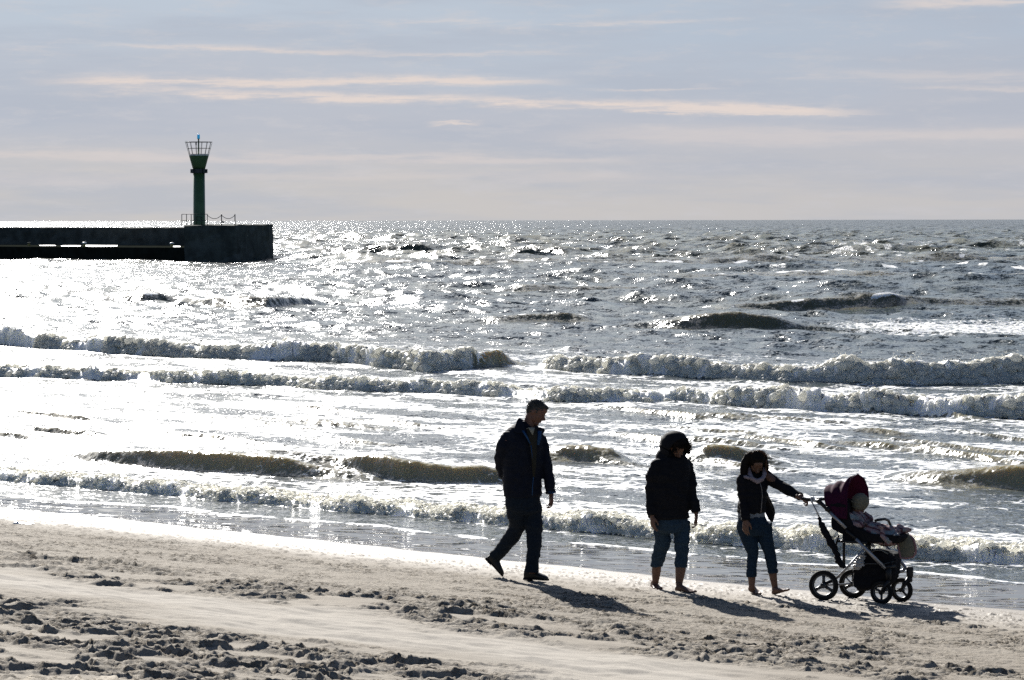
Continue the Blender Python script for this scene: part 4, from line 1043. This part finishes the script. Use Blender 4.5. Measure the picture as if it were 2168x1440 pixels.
mb.tube([Z2(1092, 415, .06), Z2(1150, 462, .05), Z2(1235, 520, -.03), Z2(1310, 558, -.12), Z2(1375, 590, -.20), Z2(1388, 596, -.215)], [.058, .058, .050, .046, .042, .042], 18)
o = mb.build('jacket', M_black, remesh=.007, sm=3, fold=.009, fscale=12); into(body, o); jack = o
o = MB().grid([[Z2(1110, 560, .02), Z2(1118, 560, .12), Z2(1090, 560, .16)], [Z2(1135, 600, .02), Z2(1140, 610, .14), Z2(1090, 620, .17)], [Z2(1160, 660, .02), Z2(1170, 670, .15), Z2(1100, 690, .18)], [Z2(1178, 710, .03), Z2(1193, 718, .15), Z2(1110, 740, .18)], [Z2(1165, 760, .05), Z2(1187, 765, .15), Z2(1130, 770, .17)], [Z2(1152, 790, .07), Z2(1164, 804, .13), Z2(1145, 790, .15)]]).build('jacket_tail', M_black, thick=.02, sub=2, fold=.006, fscale=12)
onparent(o, jack, body)
onparent(MB().tube([Z2(1066, 488, -.115), Z2(1080, 530, -.12), Z2(1086, 590, -.118), Z2(1080, 660, -.118), Z2(1074, 722, -.118)], .0035, 6).build('zip', M_zip), jack, body)
o = MB().loft([sect(Z2(999, y, 0), S, F, a, b, 28, 2.3) for y, a, b in ((700, .128, .104), (722, .130, .106), (752, .133, .108), (760, .131, .106))]).build('shirt', M_belt, fold=.003, fscale=20); into(body, o)
mb = MB(); mb.tube([Z2(984, 372, .02), Z2(986, 420, -.04), Z2(1006, 458, -.09), Z2(1045, 476, -.115), Z2(1082, 460, -.095), Z2(1102, 424, -.05), Z2(1104, 376, .02), Z2(1070, 395, .08), Z2(1020, 395, .08)], [.016, .020, .023, .025, .023, .021, .018, .03, .03], 14)
mb.tube([Z2(926, 440, -.06), Z2(955, 440, -.085), Z2(985, 452, -.10)], [.008, .014, .014], 10)
o = mb.build('scarf', M_scarf, remesh=.005, sm=2, fold=.005, fscale=26); into(body, o)
# long straight hair, gathered loosely
mb = MB()
mb.ball(P(-.16, 0, .34), (.86 * h2, .75 * h2, .78 * h2), Mh)
mb.ball(P(.34, 0, .84), (.30 * h2, .50 * h2, .20 * h2), Mh, 2)
mb.tube([Z2(1010, 262, .0), Z2(972, 285, -.01), Z2(948, 335, -.01), Z2(938, 395, -.03), Z2(932, 450, -.05)], [.035, .040, .040, .036, .022], 16)
mb.tube([Z2(1000, 285, .05), Z2(965, 380, .07), Z2(950, 440, .07)], [.05, .06, .05], 14)
mb.tube([Z2(1070, 262, .0), Z2(1105, 300, .0), Z2(1119, 350, -.01), Z2(1126, 395, -.01)], [.032, .028, .022, .012], 14)
mb.tube([Z2(1075, 290, .05), Z2(1100, 380, .07), Z2(1095, 430, .08)], [.05, .045, .035], 14)
o = mb.build('hair', M_bhair, remesh=.005, sm=6, fold=.002, fscale=40); into(body, o); hair = o
mb = MB()
for k in range(130):
    t0 = rr.uniform(0, 1); b = Z2(1005 + 75 * t0 + rr.gauss(0, 5), 245 + 22 * (t0 - .4) ** 2 * 4 + rr.gauss(0, 4), rr.uniform(-.05, .05))
    s_ = 1 if rr.random() < .7 else -1; L = rr.uniform(.04, .09); w_ = rr.uniform(.006, .016)
    mb.tube([b, b + V3((s_ * L * .35, 0, w_)), b + V3((s_ * L * .75, 0, w_ * .4)), b + V3((s_ * L * 1.05, 0, -L * .45))], [.0016, .0015, .0012, .0007], 4)
for k in range(70):
    b = Z2(rr.gauss(1112, 5), rr.uniform(290, 380), rr.uniform(-.05, .05)); pts = [b, b + V3((rr.uniform(0, .012), 0, -.03)), b + V3((rr.uniform(0, .022), 0, -.07))]; mb.tube(pts, [.0018, .0015, .0008], 4)
onparent(mb.build('loose_strands', mat('sunlit_hair', (.10, .045, .02), .45, var=.4)), hair, body)
mb = MB()
mb.loft(torso(Z2, [(1000, 745, 0, .130, .105), (1008, 790, 0, .150, .120), (1018, 840, 0, .155, .118), (1028, 880, 0, .13, .10), (1035, 900, 0, .09, .08)], S, F))
mb.tube([Z2(955, 800, 0), Z2(960, 860, 0), Z2(990, 950, 0), Z2(1012, 1045, 0), Z2(1002, 1140, 0), Z2(1000, 1205, 0), Z2(1000, 1222, 0)], [.088, .088, .073, .057, .051, .048, .047], 20)
mb.tube([Z2(1092, 800, 0), Z2(1098, 860, .01), Z2(1112, 930, rd_ * .3), Z2(1137, 1015, rd_ * .5), Z2(1155, 1100, rd_ * .8), Z2(1166, 1175, rd_ * .9), Z2(1168, 1192, rd_ * .9)], [.084, .082, .070, .060, .053, .049, .048], 20)
o = mb.build('jeans', M_jean2, remesh=.007, sm=2, fold=.007, fscale=15); into(body, o); jn = o
for pa, pb, r_ in ((Z2(1000, 1192, 0), Z2(1001, 1226, 0), .050), (Z2(1165, 1162, rd_ * .9), Z2(1169, 1197, rd_ * .9), .050)):
    onparent(MB().tube([pa, pa.lerp(pb, .1), pa.lerp(pb, .9), pb], [r_ - .006, r_ + .002, r_ + .002, r_ - .006], 20).build('rolled_cuff', M_jean2, sub=1, fold=.003, fscale=25), jn, body)

mb = MB(); fM_, uM_, rM_ = orth(fM, (.45, 0, .88))
for k in range(260):
    a = rr.uniform(-1.3, 1.3); b = rr.uniform(-2.6, .5)
    n_ = (uM_ * math.cos(b) + fM_ * math.sin(b) * 1.0) * math.cos(a) + rM_ * math.sin(a)
    p0 = cM + (uM_ * .27 - fM_ * .16) * hM + V3((n_.x, n_.y, n_.z)) * .70 * hM + fM_ * n_.dot(fM_) * .10 * hM
    if (p0 - cM).dot(uM_) < -.1 * hM: continue
    mb.tube([p0, p0 + (n_ * .7 + fM_ * .6).normalized() * rr.uniform(.008, .020)], [.0022, .0010], 4)
onparent(mb.build('hair_tips', M_ghair), man_hair, man_body)

# ------------------------------------------------------------------ pushchair
def sp(zx, zy): return 1680 + zx / 4.5, 980 + zy / 4.5
R1 = ground_hit(*sp(287, 1306)); F1 = ground_hit(*sp(838, 1344))
Hd = V3((F1.x - R1.x, F1.y - R1.y, 0)); Hd.normalize()
Ld = V3((-Hd.y, Hd.x, 0))                              # across the pushchair, away from the camera
Wd = .50
def S_(zx, zy, lat=0.0):
    """point seen at zoom pixel (zx, zy) in the upright plane lat (0 near side .. 1 far side)"""
    d = ray(*sp(zx, zy)); o_ = R1 + Ld * (lat * Wd); t = (o_ - CAMP).dot(Ld) / d.dot(Ld); return CAMP + d * t
M_frame = mat('brushed_aluminium', (.30, .30, .31), .42, metal=.75, var=.08)
M_blk = mat('black_plastic', (.010, .010, .011), .5, var=.2, spec=.3)
M_tyre = mat('black_rubber', (.012, .011, .010), .85, var=.3, spec=.2)
M_rim = mat('dark_grey_plastic', (.030, .032, .034), .45, var=.15)
M_can = bpy.data.materials.new('plum_canopy_cloth'); M_can.use_nodes = True
g = G(M_can.node_tree); bs = g.n['Principled BSDF']; tcn = g.node('ShaderNodeTexCoord').outputs['Object']
g.put(bs.inputs['Base Color'], g.mix(g.rng(g.noise(tcn, 40, 4, .6), .3, .7), (.042, .007, .024), (.066, .011, .038))); bs.inputs['Roughness'].default_value = .9; bs.inputs['Specular IOR Level'].default_value = .15
trn = g.node('ShaderNodeBsdfTranslucent'); trn.inputs['Color'].default_value = (.075, .008, .036, 1)
mx = g.node('ShaderNodeMixShader'); mx.inputs[0].default_value = .35; g.l.new(bs.outputs[0], mx.inputs[1]); g.l.new(trn.outputs[0], mx.inputs[2]); g.l.new(mx.outputs[0], g.n['Material Output'].inputs['Surface'])
M_seat = mat('black_seat_cloth', (.009, .009, .011), .9, var=.25, spec=.1)
M_cream = mat('cream_fleece', (.125, .118, .085), .95, var=.15, scale=60, bump=.003)
M_pink = mat('dusty_pink_cloth', (.24, .13, .13), .95, var=.2, scale=50)
M_bl = bpy.data.materials.new('striped_blanket'); M_bl.use_nodes = True
g = G(M_bl.node_tree); bs = g.n['Principled BSDF']; tcn = g.node('ShaderNodeTexCoord').outputs['Object']
wv = g.node('ShaderNodeTexWave', wave_type='BANDS', bands_direction='DIAGONAL'); g.put(wv.inputs['Vector'], tcn); wv.inputs['Scale'].default_value = 7; wv.inputs['Distortion'].default_value = 5; wv.inputs['Detail'].default_value = 2
cc = g.mix(g.rng(wv.outputs['Fac'], .55, .75), (.27, .19, .19), (.10, .045, .055)); cc = g.mix(g.rng(g.noise(tcn, 9, 3, .5), .52, .62), cc, (.20, .23, .24))
g.put(bs.inputs['Base Color'], cc); bs.inputs['Roughness'].default_value = .95; bs.inputs['Specular IOR Level'].default_value = .1

pc = empty('pushchair', (R1 + Hd * .25 + Ld * Wd / 2))
pc.location.z = float(beach_z(pc.location.x, pc.location.y))
tag(pc, 'four-wheeled pushchair with plum folding hood and loaded basket beside the water', 'pushchair')
def PC(o): return into(pc, o)
def sub(o, par): o.parent = par; o.matrix_parent_inverse = Matrix.Identity(4); return o
def wheel(c, rad, r_t, spoke_rot, n=40, yaw=0.0):
    ax = (Matrix.Rotation(R(yaw), 3, 'Z') @ Ld).normalized()
    root = bpy.data.objects.new('wheel', None); col.objects.link(root); root.location = c; root.parent = pc; root.matrix_parent_inverse = Matrix.Translation(-pc.location)
    def add(o): o.parent = root; o.matrix_parent_inverse = Matrix.Translation(-V3(c)); return o
    add(MB().torus(c, ax, rad - r_t, r_t, 56, 12, 1.15).build('tyre', M_tyre))
    mb = MB().torus(c, ax, rad - r_t * 2.0, r_t * .55, 48, 8, 1.6)
    u = ax.cross(V3((0, 0, 1))).normalized(); w = V3((0, 0, 1))
    for k in range(3):
        a = R(spoke_rot + 120 * k); d = u * math.cos(a) + w * math.sin(a)
        p0, p1 = V3(c) + d * rad * .12, V3(c) + d * (rad - r_t * 2)
        mb.tube([p0, p0.lerp(p1, .5), p1], [rad * .13, rad * .10, rad * .13], 10, flat=(ax, .55))
    mb.tube([V3(c) - ax * .030, V3(c) - ax * .026, V3(c) + ax * .026, V3(c) + ax * .030], [rad * .10, rad * .19, rad * .19, rad * .10], 18)
    add(mb.build('rim', M_rim))
    return root
def cen(zx, zy, lat, gz): return S_(zx, zy, lat)
kz = R1.y / FPX / 4.5
def wheel_on(zx, zyb, lat, rad, rt, rot, yaw=0):
    """wheel whose lowest point is seen at (zx, zyb)"""
    p = S_(zx, zyb, lat); gz = float(beach_z(p.x, p.y)); c = V3((p.x, p.y, gz + rad - .006)); wheel(c, rad, rt, rot, yaw=yaw); return c
wr = wheel_on(287, 1306, 0, 146 * kz, .021, 90)
wr2 = wheel_on(567, 1297, 1, 142 * kz, .021, -30)
wf = wheel_on(838, 1344, .10, 112 * kz, .018, 30, -6)
wf2 = wheel_on(1030, 1337, .88, 118 * kz, .018, 75, -14)
print('handle', S_(88, 338, -.14), S_(400, 345, 1.0))
# frame
def tubes(name, m_, *runs):
    for pts, r_ in runs: PC(MB().tube(pts, r_, 12).build(name, m_))
tubes('frame_tube', M_frame,
      ([S_(345, 470, .0), S_(500, 622, .0)], .016), ([S_(595, 725, 0), S_(690, 820, 0), S_(875, 1008, 0.04)], .017),
      ([S_(672, 822, .0), S_(520, 990, .0), S_(405, 1105, 0)], .011),
      ([S_(870, 778, 1), S_(965, 885, 1), S_(1050, 975, .96), S_(1066, 1000, .95), S_(1040, 1030, .92), S_(985, 1040, .88), S_(948, 1030, .85)], [.014, .015, .017, .018, .017, .014, .012]),
      ([wr.lerp(wr2, 0.03), wr2], .009), ([S_(500, 1090, 1), S_(560, 1160, 1)], .008))
tubes('chassis_bar', M_blk, ([S_(690, 800, 0), S_(715, 760, .5), S_(760, 790, 1)], .016), ([S_(480, 640, .12), S_(480, 1000, .12)], .014), ([S_(722, 760, .3), S_(722, 850, .3)], .017),
      ([S_(430, 690, .0), S_(400, 800, .0)], .010), ([S_(405, 1105, 0), wr + V3((0, 0, .01)), wr - Ld * .03], [.013, .018, .016]), ([S_(500, 640, 0), S_(600, 730, 0)], .015),
      ([S_(860, 1000, .05), S_(905, 990, .05), S_(965, 985, .2)], .015), ([S_(420, 745, 0), S_(700, 765, 0)], .013), ([S_(500, 620, 1), S_(870, 778, 1)], .013))
def fork(top_a, top_b, c, ax_off, par=None):
    mb = MB().tube([top_a, top_b], [.030, .026], 14)
    for s in (-1, 1): mb.tube([top_b + Ld * .012 * s, top_b.lerp(c, .5) + Ld * ax_off * s, c + Ld * ax_off * s], [.018, .015, .013], 10)
    mb.tube([c - Ld * (ax_off + .01), c + Ld * (ax_off + .01)], .016, 12)
    return PC(mb.build('fork', M_blk))
fork(S_(900, 1000, .10), S_(905, 1120, .10), wf, .028)
fork(S_(1106, 990, .88), S_(1106, 1085, .88), wf2, .028)
PC(MB().box(S_(1108, 1040, .88), (.062, .06, .10), None, .012).box(S_(1106, 1110, .88), (.05, .06, .05), None, .012).build('suspension', M_blk))
# handle and joints
hb = MB().tube([S_(88, 338, -.14), S_(98, 343, -.10), S_(130, 352, .0), S_(200, 352, .2), S_(290, 345, .55), S_(400, 345, 1.0)], [.013, .016, .018, .017, .015, .014], 14)
hb.tube([S_(200, 352, .1), S_(250, 372, .0), S_(345, 470, 0)], [.016, .020, .015], 12); hb.ball(S_(245, 368, 0), .026); hb.ball(S_(325, 440, 0), .027); hb.tube([S_(300, 455, 0), S_(330, 445, 0)], .006, 8)
PC(hb.build('handle', M_blk))
# seat shell, footrest
def prof_loft(name, m_, prof, l0, l1, bul=.03, parent=None, n=7, **kw):
    """profile polygon (zoom pixels) swept across, bulging at the middle"""
    rg = []
    cx = sum(p[0] for p in prof) / len(prof); cy = sum(p[1] for p in prof) / len(prof)
    for i in range(n):
        t = i / (n - 1); e = 1 - bul * (2 * t - 1) ** 4 * 3; lat = l0 + (l1 - l0) * t
        base = [S_(cx + (x - cx) * e, cy + (y - cy) * e, l0) for x, y in prof]
        rg.append([p + Ld * Wd * (lat - l0) for p in base])
    return MB().loft(rg).build(name, m_, **kw)
seat = PC(prof_loft('seat', M_seat, [(318, 370), (335, 500), (345, 630), (400, 665), (455, 690), (480, 765), (700, 775), (1000, 775), (1035, 735), (1030, 700), (900, 690), (740, 680), (640, 640), (560, 600), (520, 480), (500, 380), (420, 360)], .03, .80, remesh=.010, sm=3, fold=.006))
rail_ = MB().tube([S_(775, 555, .1), S_(800, 545, .1), S_(870, 535, .35), S_(905, 550, .7), S_(925, 600, .85), S_(900, 690, .9)], .013, 10); PC(rail_.build('bumper_bar', M_blk))
# hood
rows = [
    [(345, 500, 0), (315, 440, .02), (298, 380, .05), (287, 300, .12), (288, 248, .3), (318, 212, .5), (370, 200, .7), (430, 250, .9), (470, 380, 1)],
    [(372, 515, 0), (350, 440, .02), (338, 380, .05), (330, 300, .12), (332, 240, .3), (352, 209, .5), (400, 205, .7), (460, 250, .9), (500, 390, 1)],
    [(395, 520, 0), (375, 440, .02), (368, 380, .05), (362, 300, .12), (362, 250, .3), (375, 222, .5), (425, 210, .7), (490, 250, .9), (540, 400, 1)],
    [(410, 525, 0), (388, 440, .02), (378, 370, .05), (368, 280, .12), (376, 210, .3), (402, 174, .5), (440, 165, .7), (520, 230, .9), (580, 410, 1)],
    [(440, 532, 0), (425, 450, .02), (420, 370, .05), (415, 280, .12), (428, 215, .3), (452, 180, .5), (500, 175, .7), (570, 230, .9), (620, 420, 1)],
    [(458, 535, 0), (448, 450, .02), (445, 370, .05), (444, 290, .12), (450, 240, .3), (478, 198, .5), (540, 180, .7), (610, 240, .9), (660, 430, 1)],
    [(478, 538, 0), (463, 440, .02), (456, 330, .06), (462, 230, .13), (500, 150, .28), (570, 112, .5), (640, 140, .75), (690, 230, .92), (705, 410, 1)],
    [(500, 540, 0), (496, 440, .02), (486, 320, .06), (490, 225, .15), (525, 140, .32), (600, 104, .55), (665, 140, .78), (703, 230, .93), (714, 400, 1)],
    [(505, 540, 0), (506, 440, .02), (506, 330, .06), (514, 240, .15), (548, 155, .32), (612, 110, .55), (672, 152, .78), (706, 240, .93), (717, 390, 1)],
]
can = PC(MB().grid([[S_(x, y, l) for x, y, l in r_] for r_ in rows]).build('hood', M_can, thick=.006, sub=2, fold=.004, fscale=18))
sub(MB().tube([S_(x, y, l) for x, y, l in rows[-1]], .007, 8).build('hood_bow', M_can), can)
# basket
bk = prof_loft('basket', M_seat, [(560, 960), (590, 910), (680, 850), (780, 838), (870, 850), (930, 890), (955, 960), (950, 1080), (900, 1180), (780, 1195), (690, 1222), (600, 1225), (555, 1170), (545, 1060)], .15, .85, remesh=.010, sm=4, fold=.013, fscale=14); PC(bk)
hands = [([S_(700, 845, .12), S_(760, 832, .2), S_(850, 835, .3), S_(905, 875, .3), S_(940, 930, .25)], .006), ([S_(560, 1010, .10), S_(700, 960, .08), S_(860, 965, .1), S_(955, 940, .2)], .005)]
tubes('basket_rim', M_rim, *hands)
# things carried
def wrap(o, loc): return rebase(o, loc)
pb = MB().ball(S_(632, 948, .08), (.046, .035, .052)).ball(S_(600, 985, .08), (.03, .03, .03)).ball(S_(655, 905, .10), (.03, .03, .035))
M_bag = mat('clear_white_plastic_film', (.34, .33, .32), .35, var=.15, scale=30, bump=.01, bscale=45, spec=.8)
o = pb.build('plastic_bag', M_bag, remesh=.005, sm=1, fold=.020, fscale=34); wrap(o, S_(632, 1000, .1)); tag(o, 'crumpled shiny white plastic bag tucked into the pushchair basket', 'bag')
o = prof_loft('shopping_bag', M_black, [(700, 880), (720, 850), (840, 848), (915, 880), (935, 930), (900, 990), (740, 1000)], .22, .78, remesh=.012, sm=2, fold=.02, fscale=16); wrap(o, S_(820, 1000, .4)); tag(o, 'bulging black shopping bag lying on top in the pushchair basket', 'bag')
sub_ = MB().tube([S_(745, 852, .18), S_(780, 832, .16), S_(840, 834, .16), S_(900, 868, .18)], .007, 8).build('bag_handle', mat('grey_webbing', (.12, .12, .11), .8)); into(o, sub_)
um = empty('umbrella', S_(490, 1000, -.12)); tag(um, 'black folded umbrella hooked over the pushchair handle and hanging down beside it', 'umbrella')
into(um, MB().tube([S_(178, 378, -.12), S_(215, 450, -.12), S_(248, 525, -.12)], .0065, 10).build('shaft', M_frame))
into(um, MB().tube([S_(205, 375, -.10), S_(197, 345, -.10), S_(185, 326, -.06), S_(172, 330, -.02), S_(170, 350, -.10), S_(178, 380, -.12)], .0095, 10).build('crook', mat('pale_plastic', (.45, .46, .46), .3)))
into(um, MB().tube([S_(240, 520, -.12), S_(250, 545, -.12), S_(280, 620, -.12), S_(335, 720, -.12), S_(350, 765, -.12), S_(390, 810, -.12), S_(410, 860, -.12), S_(425, 930, -.12), S_(470, 980, -.12), S_(488, 1005, -.12)],
     [.012, .020, .030, .034, .037, .030, .026, .033, .026, .012], 14).build('canopy', M_black, remesh=.005, sm=1, fold=.010, fscale=22))
# ---- child
cf = V3((.80, .45, -.25)); cc_ = S_(640, 385, .42); hc = .088
mb = MB(); P, Mh = head(mb, cc_, cf, (0.1, 0, 1), hc, S_(600, 470, .42), ears=False)
mb.tube([S_(590, 480, .42), S_(600, 560, .42), S_(640, 660, .42)], [.05, .08, .085], 16)
mb.tube([S_(565, 500, .25), S_(540, 560, .2), S_(640, 570, .2)], [.028, .026, .020], 10); mb.tube([S_(650, 500, .62), S_(700, 540, .65), S_(740, 570, .6)], [.028, .026, .020], 10)
mb.tube([S_(640, 660, .32), S_(800, 670, .30), S_(930, 720, .3)], [.045, .038, .026], 12); mb.tube([S_(660, 650, .55), S_(820, 660, .55), S_(960, 690, .55)], [.045, .038, .026], 12)
hand(mb, S_(640, 570, .2), Hd, (0, 0, -1), -Ld, .48, 30, 4); hand(mb, S_(740, 570, .6), Hd, (0, 0, -1), Ld, .48, 30, 4)
kid = mb.build('person', M_skin2, remesh=.0045, sm=1); rebase(kid, S_(650, 690, .42))
tag(kid, 'small child in a cream knitted bonnet sitting in the pushchair, face turned away', 'person')
mb = MB().ball(P(-.10, 0, .14), (.98 * hc, .86 * hc, .95 * hc), Mh); mb.ball(P(-.30, 0, -.35), (.62 * hc, .70 * hc, .50 * hc), Mh)
o = mb.build('bonnet', M_cream, remesh=.005, sm=2, fold=.003, fscale=40); into(kid, o)
mb = MB().loft([sect(S_(x, y, .42), Ld, Hd, a, b, 20) for x, y, a, b in ((600, 452, .050, .045), (602, 480, .085, .065), (610, 540, .10, .085), (640, 620, .105, .095), (655, 670, .10, .09))])
mb.tube([S_(560, 490, .22), S_(525, 550, .15), S_(560, 600, .15), S_(670, 585, .18)], [.045, .048, .046, .034], 14)
mb.tube([S_(660, 490, .62), S_(715, 530, .65), S_(745, 560, .6)], [.042, .040, .032], 14)
o = mb.build('jacket', M_bl, remesh=.007, sm=2, fold=.010, fscale=20); into(kid, o)
# blanket over the child's legs, its end hanging over the footrest
mb = MB().tube([S_(690, 630, .42), S_(760, 660, .42), S_(860, 690, .42), S_(950, 690, .42), S_(1020, 665, .42)], [.075, .090, .100, .090, .055], 18, flat=(Ld, 1.6))
mb.tube([S_(840, 600, .12), S_(850, 680, .08), S_(890, 740, .08), S_(960, 740, .12), S_(1000, 680, .15)], [.024, .030, .036, .036, .026], 12)
mb.tube([S_(980, 630, .5), S_(1050, 645, .5), S_(1118, 645, .5)], [.05, .035, .010], 12)
bl = mb.build('blanket', M_bl, remesh=.007, sm=1, fold=.016, fscale=15); rebase(bl, S_(850, 740, .4)); tag(bl, 'rumpled pink and pale striped blanket over the child in the pushchair', 'blanket')
mb = MB().grid([[S_(985, 690, .45), S_(1060, 665, .5), S_(1110, 690, .55)], [S_(990, 750, .45), S_(1080, 730, .45), S_(1145, 740, .5)], [S_(1000, 820, .45), S_(1085, 810, .42), S_(1160, 810, .5)], [S_(1012, 880, .45), S_(1080, 880, .45), S_(1158, 862, .5)], [S_(1024, 904, .45), S_(1080, 904, .46), S_(1135, 895, .5)]])
fm2 = mb.build('footmuff', M_cream, thick=.022, sub=2, fold=.006, fscale=20)
ed = MB().tube([S_(985, 690, .45), S_(1000, 820, .44), S_(1024, 906, .44), S_(1080, 908, .45), S_(1138, 896, .5), S_(1164, 860, .5), S_(1163, 800, .5), S_(1145, 735, .5), S_(1110, 688, .55)], .011, 10).build('trim', M_pink)
rebase(fm2, S_(1040, 700, .5)); tag(fm2, 'cream footmuff with dusty pink trim hanging over the front of the pushchair', 'footmuff'); into(fm2, ed)
